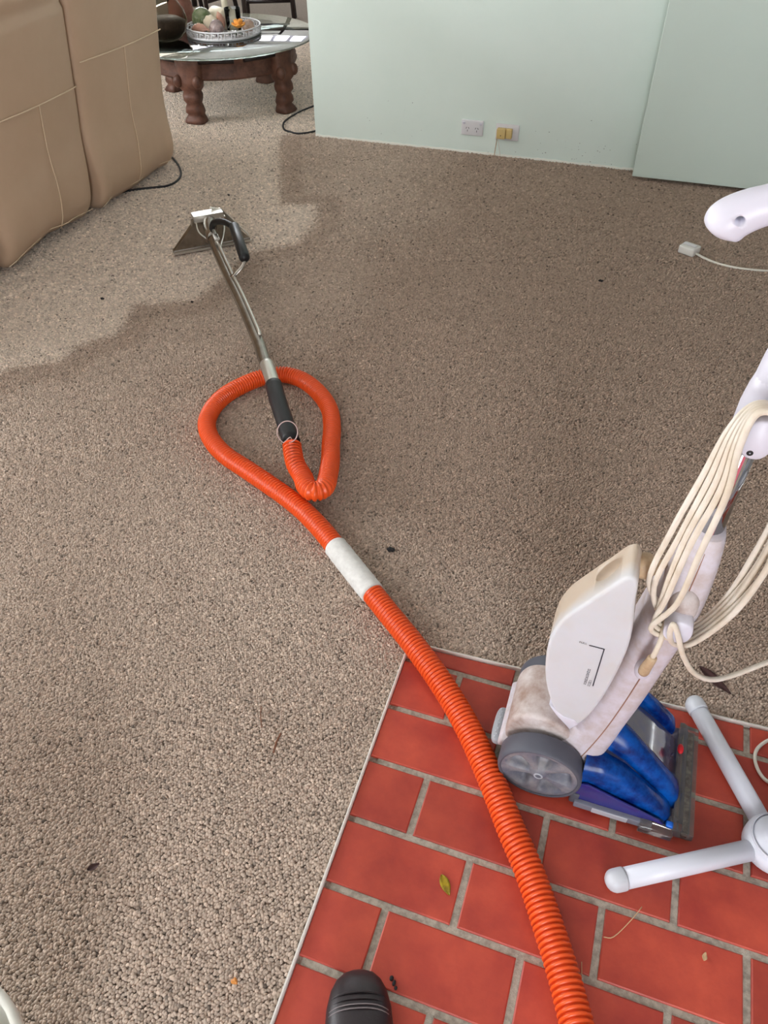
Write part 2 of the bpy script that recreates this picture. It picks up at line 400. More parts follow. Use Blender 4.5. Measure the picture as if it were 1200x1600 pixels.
# carpet backing
nx, ny = 122, 178; V = []; Fc = []; att = []
for j in range(ny+1):
    for i in range(nx+1):
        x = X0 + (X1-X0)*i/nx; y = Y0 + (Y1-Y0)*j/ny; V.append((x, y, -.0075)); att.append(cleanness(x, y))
for j in range(ny):
    for i in range(nx): a = j*(nx+1)+i; Fc.append((a, a+1, a+nx+2, a+nx+1))
carpet = mk('floor', V, Fc, M_CARPET); struct(carpet, 'beige loop pile carpet, washed paler at the left')
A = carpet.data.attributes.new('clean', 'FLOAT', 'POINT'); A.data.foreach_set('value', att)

# tiled entry: grout bed with every tile a piece of its own
bed = mk('floor_tiled_entry', *box(-.27, X1, Y0, 1.02, -.0085, -.0042), M_GROUT, None, False); struct(bed, 'red quarry tile entry floor with grey grout joints')
UO, VO, LU, RV, JT = -.043, 1.085, .24, .1275, .0065
def tile_mesh(poly):
    cx = sum(p[0] for p in poly)/len(poly); cy = sum(p[1] for p in poly)/len(poly)
    V = []; n = len(poly)
    for (k, z) in ((1., -.009), (1., -.0016), (.975, 0.)):
        for p in poly:
            if k == 1.: V.append((p[0], p[1], z))
            else:
                dx, dy = cx-p[0], cy-p[1]; V.append((p[0] + math.copysign(.0022, dx), p[1] + math.copysign(.0022, dy), z))
    Fc = []
    for r in range(2):
        for i in range(n): j = (i+1) % n; Fc.append((r*n+i, r*n+j, (r+1)*n+j, (r+1)*n+i))
    Fc.append(tuple(2*n+i for i in range(n)))
    return V, Fc
full = None
for row in range(0, 34):
    yt, yb = VO - RV*row - JT, VO - RV*(row+1) + JT
    if yb < Y0: break
    off = 0 if row % 2 == 0 else .5
    for k in range(-2, 10):
        xl = UO + (k+off)*LU + JT; xr = xl + LU - 2*JT
        if xr < TX0 + .02 or xl > X1 - .02: continue
        cut = False
        P = [(xl, yb), (xr, yb), (xr, yt), (xl, yt)]
        if xl < TX0 + .03: P[0] = (tile_left(yb)+.004, yb); P[3] = (tile_left(yt)+.004, yt); cut = True
        if xr > X1: P[1] = (X1, yb); P[2] = (X1, yt); cut = True
        if row == 0:
            P[2] = (P[2][0], tile_top(P[2][0])-.004); P[3] = (P[3][0], tile_top(P[3][0])-.004); cut = True
        cx = sum(p[0] for p in P)/4; cy = sum(p[1] for p in P)/4
        if not cut and full is not None:
            o = bpy.data.objects.new('tile', full); COL.objects.link(o)
        else:
            v, f = tile_mesh([(p[0]-cx, p[1]-cy) for p in P])
            me = bpy.data.meshes.new('tile'); me.from_pydata(v, [], f); me.materials.append(M_TILE)
            if not cut: full = me
            o = bpy.data.objects.new('tile', me); COL.objects.link(o)
        o.parent = bed; o.location = (cx, cy, random.uniform(-.0006, .0006))
        o.rotation_euler = (random.gauss(0, .0025), random.gauss(0, .0025), random.gauss(0, .002))
# aluminium edge strips
def strip(name, a, b, h=.0065, w=.0028):
    a, b = Vector(a), Vector(b); d = (b-a).normalized(); n = Vector((-d.y, d.x, 0))
    prof = [(-w, -.008), (-w, h-.003), (-w*.5, h), (w*.2, h), (w, h-.002), (w, -.008)]
    rings = [[p + n*q[0] + Vector((0, 0, q[1])) for q in prof] for p in (a, b)]
    return struct(mk(name, *loft(rings), M_ALU, None, False), 'thin aluminium carpet edge strip along the tiles')
strip('trim_1', (-.2965, 1.003, 0), (tile_left(Y0), Y0, 0))
strip('trim_2', (-.3005, 1.0, 0), (X1, tile_top(X1), 0))

# walls
wall = mk('wall_back', *box(WALL_X, X1, WALL_Y, WALL_Y+.12, 0, ZC), M_WALL, None, False); struct(wall, 'mint green plasterboard wall with a bare lower edge')
V = []; Fc = []; n = 150
for i in range(n+1):                                        # ragged plaster line left where the skirting board came off
    x = WALL_X + (.6-WALL_X)*i/n; h = .010 + .006*noise.noise(Vector((x*13, 2, 0))) + .004*noise.noise(Vector((x*47, 5, 0)))
    V += [(x, WALL_Y-.003, 0), (x, WALL_Y-.003, h), (x, WALL_Y, h+.002)]
for i in range(n):
    a = i*3; Fc += [(a, a+3, a+4, a+1), (a+1, a+4, a+5, a+2)]
mk('plaster_edge', V, Fc, M_PLASTER, wall)
rs = random.Random(11)
mb = MB()                                                   # scuffs and chips low on the wall
for i in range(46):
    x = rs.uniform(-1.6, -.2) if i < 30 else rs.gauss(-.35, .1); z = abs(rs.gauss(.05, .07)) + .012; r = rs.uniform(.001, .0032)
    pts = [(x + r*rs.uniform(.5, 1.6)*cos(a), WALL_Y-.0004, z + r*rs.uniform(.4, 1.)*sin(a)) for a in [k*pi/3 for k in range(6)]]
    mb.add((pts, [tuple(range(6))]))
mb.build('paint_chips', mat('wall_chip', srgb(150, 158, 150), .8), wall, False)
door = root('door_1', (.9, 4.06, .0), 'plain mint sliding door hung just in front of the wall', 'door'); del door['category']; struct(door)
mk('door_leaf', *box(-.108, 1.15, 4.055, 4.092, .02, 2.2, .002, 1), M_PANEL, door, False)
mk('door_head_track', *box(-.2, 1.15, 4.05, 4.19, 2.2, 2.26), M_PANEL, door, False)
def wall_with_hole(name, axis, c0, c1, a0, a1, hole, m):
    h0, h1, z0, z1 = hole; mb = MB()
    def bx(p, q, u, v):
        if q-p < 1e-4 or v-u < 1e-4: return
        mb.add(box(p, q, c0, c1, u, v) if axis == 'y' else box(c0, c1, p, q, u, v))
    bx(a0, h0, 0, ZC); bx(h1, a1, 0, ZC); bx(h0, h1, z1, ZC); bx(h0, h1, 0, z0)
    return struct(mb.build(name, m, None, False))
wall_with_hole('wall_behind', 'y', Y0-.12, Y0, X0, X1, DOOR_IN, M_TANWALL)
wall_with_hole('wall_dining', 'y', Y1, Y1+.12, X0, X1, WIN_FAR, M_WHITEWALL)
wall_with_hole('wall_left', 'x', X0-.12, X0, Y0-.12, 4.3, WIN_LEFT, M_WHITEWALL)
wall_with_hole('wall_left_dining', 'x', X0-.12, X0, 4.3, Y1+.12, WIN_LEFT2, M_WHITEWALL)
struct(mk('wall_right', *box(X1, X1+.12, Y0-.12, Y1+.12, 0, ZC), M_TANWALL, None, False))
struct(mk('ceiling', *box(X0-.12, X1+.12, Y0-.12, Y1+.12, ZC, ZC+.1), M_CEIL, None, False))
def frame(name, axis, c, hole, m, mull=1, d=.05):
    h0, h1, z0, z1 = hole; r = bpy.data.objects.new(name, None); COL.objects.link(r); r['kind'] = 'structure'
    r.location = ((h0+h1)/2, c, z0) if axis == 'y' else (c, (h0+h1)/2, z0)
    def bar(nm, p, q, u, v): mk(nm, *(box(p, q, c-d/2, c+d/2, u, v) if axis == 'y' else box(c-d/2, c+d/2, p, q, u, v)), m, r, False)
    bar('jamb', h0, h0+.05, z0, z1); bar('jamb', h1-.05, h1, z0, z1); bar('head', h0+.05, h1-.05, z1-.05, z1); bar('sill', h0+.05, h1-.05, z0, z0+.04)
    for k in range(mull):
        x = h0 + (h1-h0)*(k+1)/(mull+1); bar('mullion', x-.03, x+.03, z0+.04, z1-.05)
    return r
frame('door_2', 'y', Y0-.06, DOOR_IN, M_WHITEC, 0)
frame('window_1', 'y', Y1+.06, WIN_FAR, M_WHITEC, 2)
frame('window_2', 'x', X0-.06, WIN_LEFT, M_WHITEC, 2)
frame('window_3', 'x', X0-.06, WIN_LEFT2, M_WHITEC, 2)

# ------------------------------------------------------------------ carpet pile: uncountable loops of yarn
import numpy as np
def carpet_pile():
    rng = np.random.default_rng(5)
    def grid(x0, x1, y0, y1, s):
        gx = np.arange(x0, x1, s); gy = np.arange(y0, y1, s*.92)
        X, Y = np.meshgrid(gx, gy); X[1::2] += s/2
        return X.ravel(), Y.ravel()
    def project(X, Y):
        c, s = cos(YAW), sin(YAW); cx = X*c - Y*s; cy = X*s + Y*c; z = -CAM_H
        f_ = cy*cos(PITCH) - z*sin(PITCH); u_ = cy*sin(PITCH) + z*cos(PITCH)
        return 600 + F_PX*cx/f_, 800 - F_PX*u_/f_, np.sqrt(cx**2 + cy**2)
    allp = []
    for (s, d0, d1) in ((.0055, 0., 1.9), (.0068, 1.9, 3.0), (.0095, 3.0, 7.2)):
        X, Y = grid(-4.2, 1.2, -.2, 7.0, s)
        px, py, d = project(X, Y)
        keep = (px > -70) & (px < 1270) & (py > -30) & (py < 1690) & (d >= d0) & (d < d1)
        X, Y = X[keep], Y[keep]
        X = X + rng.normal(0, s*.16, X.size); Y = Y + rng.normal(0, s*.16, Y.size)
        tiled = (X > (-.297 + (1.003-Y)*.023) - .0035) & (Y < 1.0 + (X+.297)*.039 + .0035)
        inwall = (X > WALL_X - .002) & (Y > WALL_Y - .001)
        k = ~(tiled | inwall); X, Y = X[k], Y[k]
        allp.append((X, Y, np.full(X.size, s)))
    X = np.concatenate([a[0] for a in allp]); Y = np.concatenate([a[1] for a in allp]); S = np.concatenate([a[2] for a in allp]); n = X.size
    # cleanness looked up from the backing's own grid
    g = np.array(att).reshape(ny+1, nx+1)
    # finer lookup near the washed edge
    P = np.array(WASHED); d2 = np.full(n, 1e9); ins = np.zeros(n, bool)
    for i in range(len(P)):
        x1, y1 = P[i]; x2, y2 = P[(i+1) % len(P)]
        if y1 != y2: ins ^= ((y1 > Y) != (y2 > Y)) & (X < (x2-x1)*(Y-y1)/(y2-y1) + x1)
        dx, dy = x2-x1, y2-y1; t = np.clip(((X-x1)*dx + (Y-y1)*dy)/(dx*dx+dy*dy), 0, 1)
        d2 = np.minimum(d2, (X-x1-t*dx)**2 + (Y-y1-t*dy)**2)
    sd = np.sqrt(d2)*np.where(ins, 1, -1) + rng.normal(0, .012, n)
    near = np.abs(sd) < .12
    fx = np.clip((X-X0)/(X1-X0)*nx, 0, nx-1e-3); fy = np.clip((Y-Y0)/(Y1-Y0)*ny, 0, ny-1e-3)
    ix = fx.astype(int); iy = fy.astype(int); tx = fx-ix; ty = fy-iy
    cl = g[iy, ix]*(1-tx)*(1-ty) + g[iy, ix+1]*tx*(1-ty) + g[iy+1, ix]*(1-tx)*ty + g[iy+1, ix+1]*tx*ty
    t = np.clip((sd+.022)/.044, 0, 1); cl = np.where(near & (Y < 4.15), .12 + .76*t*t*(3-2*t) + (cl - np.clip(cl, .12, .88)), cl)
    cl = cl + rng.normal(0, .05, n)
    tone = np.clip(rng.normal(1.0, .145, n), .55, 1.5)
    u = rng.random(n); tone = np.where(u < .018, tone*.42, tone); tone = np.where(u > .965, tone*1.28, tone)
    z = -.0042 + rng.normal(0, .0008, n)
    me = bpy.data.meshes.new('carpet_pile'); me.vertices.add(n)
    me.vertices.foreach_set('co', np.stack([X, Y, z], 1).astype(np.float32).ravel())
    def fa(nm, arr): a = me.attributes.new(nm, 'FLOAT', 'POINT'); a.data.foreach_set('value', arr.astype(np.float32))
    def va(nm, arr): a = me.attributes.new(nm, 'FLOAT_VECTOR', 'POINT'); a.data.foreach_set('vector', arr.astype(np.float32).ravel())
    fa('clean', cl); fa('tone', tone)
    va('loop_rot', np.stack([rng.normal(0, .35, n), rng.normal(0, .35, n), rng.normal(.9, .8, n)], 1))
    k = S*rng.uniform(.86, 1.16, n)
    va('loop_scale', np.stack([k*.70, k*.56, k*.92], 1))
    me.update()
    o = bpy.data.objects.new('carpet_pile', me); COL.objects.link(o)
    ng = bpy.data.node_groups.new('pile_loops', 'GeometryNodeTree')
    ng.interface.new_socket('Geometry', in_out='INPUT', socket_type='NodeSocketGeometry'); ng.interface.new_socket('Geometry', in_out='OUTPUT', socket_type='NodeSocketGeometry')
    N = ng.nodes; gi = N.new('NodeGroupInput'); go = N.new('NodeGroupOutput')
    ico = N.new('GeometryNodeMeshIcoSphere'); ico.inputs['Radius'].default_value = 1.; ico.inputs['Subdivisions'].default_value = 2
    ss = N.new('GeometryNodeSetShadeSmooth'); smn = N.new('GeometryNodeSetMaterial'); smn.inputs['Material'].default_value = M_PILE
    iop = N.new('GeometryNodeInstanceOnPoints')
    def named(nm):
        a = N.new('GeometryNodeInputNamedAttribute'); a.data_type = 'FLOAT_VECTOR'; a.inputs['Name'].default_value = nm; return a.outputs['Attribute']
    l = ng.links.new
    l(ico.outputs['Mesh'], ss.inputs['Geometry']); l(ss.outputs['Geometry'], smn.inputs['Geometry'])
    l(gi.outputs[0], iop.inputs['Points']); l(smn.outputs['Geometry'], iop.inputs['Instance'])
    l(named('loop_rot'), iop.inputs['Rotation']); l(named('loop_scale'), iop.inputs['Scale'])
    l(iop.outputs['Instances'], go.inputs[0])
    md = o.modifiers.new('loops', 'NODES'); md.node_group = ng
    me.materials.append(M_PILE)
    o['kind'] = 'stuff'; tag(o, 'short looped beige carpet pile covering the living room floor', 'carpet')
    print('pile loops', n)
carpet_pile()

# ------------------------------------------------------------------ hose
HR = .0275
hose_px = [(-.813, 1.507, .074), (-.798, 1.478, .068), (-.767, 1.43, .066), (-.725, 1.385, .068), (-.700, 1.350, .072), (-.672, 1.336, .074), (-.654, 1.365, .070), (-.670, 1.430, .058), (-.695, 1.505, .042),
           (-.725, 1.58, .031), (-.757, 1.668, HR), (-.800, 1.752, HR), (-.865, 1.822, HR), (-.945, 1.872, HR), (-1.020, 1.88, HR), (-1.075, 1.842, HR), (-1.112, 1.79, HR), (-1.142, 1.72, HR),
           (-1.148, 1.645, HR), (-1.128, 1.565, HR), (-1.078, 1.50, HR), (-1.005, 1.447, HR), (-.915, 1.408, HR), (-.828, 1.370, HR), (-.750, 1.334, HR), (-.682, 1.296, HR), (-.614, 1.249, HR),
           (-.551, 1.198, HR), (-.492, 1.150, HR), (-.425, 1.096, HR), (-.362, 1.045, HR), (-.287, .984, HR+.002), (-.215, .921, HR+.003), (-.153, .861, HR+.001), (-.102, .803, HR+.001), (-.058, .745, HR+.001),
           (-.019, .690, HR+.001), (.017, .637, HR+.001), (.054, .587, HR+.001), (.085, .539, HR+.002), (.112, .492, HR+.004), (.137, .447, HR+.008), (.16, .40, HR+.013), (.19, .33, HR+.022), (.225, .22, HR+.03), (.25, .08, HR+.03), (.26, -.10, HR+.02), (.25, -.35, HR), (.20, -.6, HR)]
HOSE = hose = root('vacuum_hose', (-.6, 1.2, 0), 'ribbed orange vacuum hose looped on the carpet and trailing over the red tiles', 'hose')
path = spline(hose_px, 10)
fine, L = resample(path, .0022)
PITCH_R = .0086
pts = []; rad = []; s = 0; d = [0]
for a, b in zip(fine, fine[1:]): d.append(d[-1] + (b-a).length)
def at_s(s):
    i = min(len(d)-2, max(0, int(s/L*(len(d)-1))))
    while d[i+1] < s and i < len(d)-2: i += 1
    while d[i] > s and i > 0: i -= 1
    t = (s-d[i])/max(1e-9, d[i+1]-d[i]); return fine[i].lerp(fine[i+1], t)
while s < L-.02:
    p = .0135 - .0042*sm(.09, .19, s)
    dep = .0110 - .0050*sm(.11, .20, s); gw = .50 - .15*sm(.09, .19, s)
    for ph, dr in ((0, dep), (gw, dep), (gw+.10, dep*.12), (gw+(1-gw)*.5, 0), (.90, dep*.12)):
        pts.append(at_s(s + ph*p)); rad.append(HR - dr)
    s += p
mk('hose_tube', *tube(pts, rad, 20), M_ORANGE, hose)
M_WEB = mat('brown_hose_web', srgb(96, 46, 30), .6)
wb, _ = resample([p for p, q in zip(fine, d) if q < .175], .008)
mk('stretched_web', *tube(wb, HR-.0072, 16), M_WEB, hose)
# cloth tape wrapped round the hose
i0 = min(range(len(fine)), key=lambda i: (fine[i]-Vector((-.562, 1.208, HR))).length); i1 = min(range(len(fine)), key=lambda i: (fine[i]-Vector((-.418, 1.09, HR))).length)
tp, _ = resample(fine[i0:i1], .004)
mk('tape_wrap', *tube(tp, [HR + .0026 + .0012*noise.noise(Vector((i*.45, 0, 0))) - (.0015 if i in (0, len(tp)-1) else 0) for i in range(len(tp))], 24,
   rfun=lambda i, a: 1 + .022*noise.noise(Vector((i*.35, cos(a)*2.2, sin(a)*2.2)))), M_TAPE, hose)
# loose end of the hose's spring wire at the cuff
wc = Vector((-.822, 1.505, .112)); wpts = []
for k in range(20):
    a = -1.2 + 2*pi*.92*k/19
    wpts.append(wc + Vector((cos(a)*.031, 0, 0)) + Vector((0, .62, .78)).normalized()*sin(a)*.031)
mk('spring_wire', *tube(spline(wpts + [wc + Vector((.01, -.005, -.012)), wc+Vector((.018, -.01, -.03))], 3), .0016, 8), M_WIRE, hose)

# ------------------------------------------------------------------ carpet cleaning wand
wand = root('carpet_cleaning_wand', (-1.72, 2.70, 0), 'stainless steel carpet cleaning wand with black grip lying in front of the hose loop', 'cleaning wand')
tube_pts = spline([(-1.70, 2.655, .125), (-1.64, 2.575, .118), (-1.55, 2.46, .108), (-1.42, 2.303, .10), (-1.30, 2.16, .096), (-1.145, 1.965, .092), (-1.105, 1.912, .092), (-1.065, 1.855, .092), (-1.02, 1.80, .092), (-.975, 1.735, .090)], 6)
mk('wand_tube', *tube(tube_pts, .0205, 18), M_STEEL, wand)
mk('end_sleeve', *tube(spline([(-1.045, 1.832, .092), (-1.01, 1.783, .092), (-.965, 1.72, .089)], 5), .0222, 18), M_STEEL_L, wand)
mk('solution_pipe', *tube([p + Vector((.008, .006, .0235)) for p in tube_pts[4:32]], .0058, 10), M_STEEL_L, wand)
mk('rubber_cuff', *tube(spline([(-.976, 1.736, .090), (-.93, 1.668, .087), (-.87, 1.585, .081), (-.815, 1.508, .075)], 5), .0262, 20), M_BLACK, wand)
# head: tall flat funnel whose lip rests on the carpet
lip_a, lip_b = Vector((-1.852, 2.59, .006)), Vector((-1.606, 2.815, .006)); ld = (lip_b-lip_a).normalized(); ln = Vector((ld.y, -ld.x, 0)); mid = (lip_a+lip_b)/2
hw = (lip_b-lip_a).length/2
def headring(w, dz, off, th):
    c = mid + Vector((0, 0, dz)) + ln*off
    return [c - ld*w - ln*th, c + ld*w - ln*th, c + ld*w + ln*th, c - ld*w + ln*th]
o = mk('floor_head', *loft([headring(hw, 0, 0, .014), headring(hw, .018, 0, .014), headring(hw*.97, .022, 0, .011), headring(.075, .118, .02, .016), headring(.07, .14, .022, .016)]), M_STEEL, wand, False); mods(o, .002)
mk('lip_bar', *loft([headring(hw*1.01, .004, 0, .017), headring(hw*1.01, .013, 0, .017)]), M_STEEL_L, wand, False)
mk('spray_box', *loft([headring(.062, .132, .012, .026), headring(.062, .158, .012, .026)]), M_STEEL_L, wand, False); mods(wand.children[-1], .003)
o = mk('neck', *tube(spline([mid + Vector((0, 0, .10)) + ln*.02, mid + Vector((0, 0, .125)) + ln*.04, (-1.68, 2.63, .125), (-1.63, 2.56, .117)], 5), [.03 - .0004*i for i in range(16)], 16), M_STEEL, wand)
a_, b_, c_, d_ = mid + ld*.064 + Vector((0, 0, .155)), mid + ld*.02 + Vector((0, 0, .165)) - ln*.012, mid + ld*hw + Vector((0, 0, .026)) - ln*.012, mid + ld*hw + Vector((0, 0, .022)) + ln*.016
vv = [a_, b_, c_, d_]; vv += [p + Vector((0, 0, .004)) for p in vv]
mk('side_plate', vv, [(0, 1, 2, 3), (4, 7, 6, 5), (0, 4, 5, 1), (1, 5, 6, 2), (2, 6, 7, 3), (3, 7, 4, 0)], M_STEEL_L, wand, False)
for (p0, p1, p2) in (((-.055, .135), (-.02, .085, .075), (-1.600, 2.515, .105)), ((.045, .14), (.03, .10, .06), (-1.565, 2.50, .115))):
    A_ = mid + ld*p0[0] + Vector((0, 0, p0[1])) + ln*.03
    B_ = mid + ld*p1[0] + Vector((0, 0, p1[1])) + ln*(p1[2]+.07)
    mk('guard_rod', *tube(spline([A_, A_.lerp(B_, .5) + ld*(-.02 if p0[0] < 0 else .012), B_, Vector(p2)], 5), .0032, 8), M_STEEL_L, wand)
# D handle
mk('grip_bracket', *tube(spline([(-1.65, 2.595, .135), (-1.632, 2.592, .172), (-1.575, 2.570, .192), (-1.51, 2.535, .195)], 4), .0125, 10), M_BLACKG, wand)
mk('hand_grip', *tube([(-1.512, 2.54, .195), (-1.506, 2.533, .195), (-1.365, 2.335, .180), (-1.358, 2.325, .179)], [.013, .0205, .0205, .014], 16), M_BLACKG, wand)
mk('grip_stay', *tube(spline([(-1.368, 2.338, .178), (-1.363, 2.315, .160), (-1.395, 2.285, .125), (-1.425, 2.30, .105)], 4), .0055, 8, squash=(1.4, .5)), M_STEEL, wand)
mk('trigger_valve', *xform(box(-.012, .012, -.03, .03, -.014, .014, .003), Matrix.Translation(Vector((-1.585, 2.515, .14))) @ Matrix.Rotation(radians(38), 4, 'Z')), M_STEEL, wand, False)

# ------------------------------------------------------------------ upright carpet washer (faces +x, middle plane y = WY)
WY = .86
W = root('carpet_washer', (.06, WY, 0), 'upright white carpet washer with blue nozzle standing on the red tiles', 'carpet washer')
def wheel(yo, side):
    """grey wheel, outer face at y = yo, side -1 faces the camera"""
    c = Vector((.042, yo, .081)); R = .079; wd = .042
    tyre = mk('wheel', *lathe([(R-.012, -side*wd), (R-.002, -side*wd), (R, -side*(wd-.004)), (R, -side*.006), (R-.002, -side*.001), (R-.005, 0), (R-.0075, -side*.002)], 40, c, 'y', False), M_TYRE, W)
    V = []; Fc = []; NR, NA = 16, 80
    for i in range(NR+1):
        r = (R-.0065)*i/NR
        for k in range(NA):
            a = 2*pi*k/NA
            pocket = (cos(5*a + .9)*.5+.5)
            pk = sm(.22, .5, pocket)*sm(.017, .026, r)*(1-sm(.055, .063, r))
            dep = .003 + .020*pk - .004*(1-sm(.010, .014, r))
            V.append(c + Vector((r*cos(a), -side*dep, -r*sin(a))))
    for i in range(NR):
        for k in range(NA):
            l = (k+1) % NA; Fc.append((i*NA+k, i*NA+l, (i+1)*NA+l, (i+1)*NA+k))
    mk('hub_disc', V, Fc, M_GREYW, tyre)
    mk('axle_ring', *lathe([(.0055, side*.002), (.0075, side*.003), (.0085, side*.002), (.0085, -side*.002)], 20, c, 'y', False), M_GREYL, tyre)
wheel(.731, -1); wheel(.957, 1)
mk('chassis', *box(-.02, .15, .775, .915, .03, .11, .01), M_TYRE, W)
# rear motor cover
prof = spline([(-.034, 0, .082), (-.037, 0, .12), (-.031, 0, .155), (-.014, 0, .180), (.015, 0, .190), (.05, 0, .185), (.088, 0, .15), (.085, 0, .08)], 5)
mk('motor_cover', *extr([(p.x, p.z) for p in prof], 'y', .782, .905, .030, 5), M_COVER, W)
mk('cover_skirt', *extr([(-.046, .072), (-.046, .088), (-.038, .096), (.075, .099), (.082, .075)], 'y', .772, .915, .006, 2), M_WHITEP, W)
mk('vent_slot', *box(-.0465, -.036, .786, .792, .080, .085), M_SLOT, W, False)
# release pedal
ped = mk('release_pedal', *xform(([(a, b, c) for (a, b, c) in [(0, 0, 0)]], []), Matrix.Identity(4)), M_PEDAL, W)
bpy.data.objects.remove(ped)
rings = [[(-.0475 + x, .825 + y, z) for x, y in superrect(0, 0, hx, hy, 28, 3.2)] for hx, hy, z in ((.013, .037, .048), (.0155, .040, .052), (.0155, .040, .062), (.013, .037, .067))]
ped = mk('release_pedal', *loft(rings), M_PEDAL, W)
mb = MB()
for k in range(11):
    for q in ((-.006, 0), (.006, .003)):
        y = .793 + k*.0064 + q[1]
        if abs(y-.825) < .034: mb.add(ellipsoid((-.0475 + q[0] + (k % 2)*.003 - .0015, y, .067), (.0014, .0014, .0012), 8, 4))
mb.build('grip_dots', M_DOT, ped)
mk('pedal_arm', *box(-.05, -.02, .805, .845, .035, .05, .004), M_TYRE, W)
# curved spine: rounded sections swept up a bent centre line
SP = [  # rear x,z  front x,z  half width
    ((.012, .066), (.130, .004), .096), ((.045, .115), (.140, .075), .088), ((.068, .165), (.157, .135), .082), ((.088, .225), (.170, .205), .076),
    ((.108, .305), (.184, .290), .070), ((.122, .385), (.195, .372), .064), ((.131, .455), (.205, .450), .060), ((.140, .525), (.213, .525), .055),
    ((.150, .595), (.212, .60), .046), ((.158, .645), (.208, .652), .036), ((.162, .662), (.204, .668), .031)]
R_ = []
for t in range(0, 61):
    u = t/60*(len(SP)-1); i = min(int(u), len(SP)-2); 
    def cr(a, b, c, d, t): return .5*(2*b + (c-a)*t + (2*a-5*b+4*c-d)*t*t + (3*b-a-3*c+d)*t**3)
    g = lambda k: SP[max(0, min(len(SP)-1, k))]
    f_ = u-i
    vals = [cr(*(e(g(i+o)) for o in (-1, 0, 1, 2)), f_) for e in (lambda s: s[0][0], lambda s: s[0][1], lambda s: s[1][0], lambda s: s[1][1], lambda s: s[2])]
    a = Vector((vals[0], 0, vals[1])); b = Vector((vals[2], 0, vals[3])); hwid = vals[4]
    c = (a+b)/2; h = (b-a)/2; hl = h.length; hd = h.normalized()
    R_.append([(c + hd*p[0] + Vector((0, WY + p[1], 0))) for p in superrect(0, 0, hl, hwid, 32, 5. - 1.6*sm(.05, .35, t/60))])
spine = mk('spine_casing', *loft(R_), M_WHITEP, W)
seam = [Vector((x, WY - hw_ - .0003, z)) for x, z, hw_ in ((.083, .050, .0905), (.108, .11, .0855), (.132, .20, .0765), (.148, .29, .0702), (.160, .375, .0642), (.166, .42, .0618))]
mk('mould_seam', *tube(spline(seam, 6), .0011, 6), M_SEAM, spine)
mk('neck_seam', *tube(spline([(.178, WY-.0555, .53), (.181, WY-.046, .60), (.183, WY-.036, .645)], 6), .0009, 6), M_SEAM, spine)
def tank_material():
    m = MATS['translucent_tank']; nt = m.node_tree; b = nt.nodes['Principled BSDF']; src = b.inputs['Base Color'].links[0].from_socket
    tc = nd(nt, 'ShaderNodeTexCoord'); sx = nd(nt, 'ShaderNodeSeparateXYZ'); nt.links.new(tc.outputs['Object'], sx.inputs['Vector'])
    nz = nd(nt, 'ShaderNodeTexNoise'); nz.inputs['Scale'].default_value = 14; nt.links.new(tc.outputs['Object'], nz.inputs['Vector'])
    ad_ = nd(nt, 'ShaderNodeMath', operation='MULTIPLY_ADD'); nt.links.new(nz.outputs['Fac'], ad_.inputs[0]); ad_.inputs[1].default_value = .03; nt.links.new(sx.outputs['Y'], ad_.inputs[2])
    mr = nd(nt, 'ShaderNodeMapRange'); mr.inputs['From Min'].default_value = -.066; mr.inputs['From Max'].default_value = -.036; mr.inputs['To Max'].default_value = .9; nt.links.new(ad_.outputs[0], mr.inputs['Value'])
    mx = nd(nt, 'ShaderNodeMixRGB'); nt.links.new(mr.outputs['Result'], mx.inputs['Fac']); nt.links.new(src, mx.inputs['Color1']); mx.inputs['Color2'].default_value = srgb(198, 178, 156)
    nt.links.new(mx.outputs['Color'], b.inputs['Base Color'])
tank_material()
# clean water tank (with a finger recess cut into its sloping top)
tp_ = [(.012, .325), (.005, .385), (.006, .440), (.018, .487), (.044, .535), (.070, .580), (.084, .604), (.097, .612), (.106, .598), (.110, .565), (.122, .478), (.121, .40), (.113, .315), (.100, .245), (.085, .206), (.066, .205), (.045, .228), (.025, .275)]
tp_ = [(p.x, p.z) for p in spline([(a, 0, b) for a, b in tp_], 4, True)]
tank = mk('water_tank', *extr(tp_, 'y', .778, .852, .024, 6), M_TANK, W)
cut = mk('cutter', *ellipsoid((.063, .822, .574), (.030, .017, .020), 24, 14), None)
cut.data.transform(Matrix.Translation((.063, .822, .574)) @ Matrix.Rotation(radians(-58), 4, 'Y') @ Matrix.Translation((-.063, -.822, -.574)))
bo = tank.modifiers.new('recess', 'BOOLEAN'); bo.object = cut; bo.operation = 'DIFFERENCE'; bo.solver = 'EXACT'
dg = bpy.context.evaluated_depsgraph_get(); me = bpy.data.meshes.new_from_object(tank.evaluated_get(dg))
tank.modifiers.clear(); tank.data = me; bpy.data.objects.remove(cut)
me.polygons.foreach_set('use_smooth', [True]*len(me.polygons))
if not me.materials: me.materials.append(M_TANK)
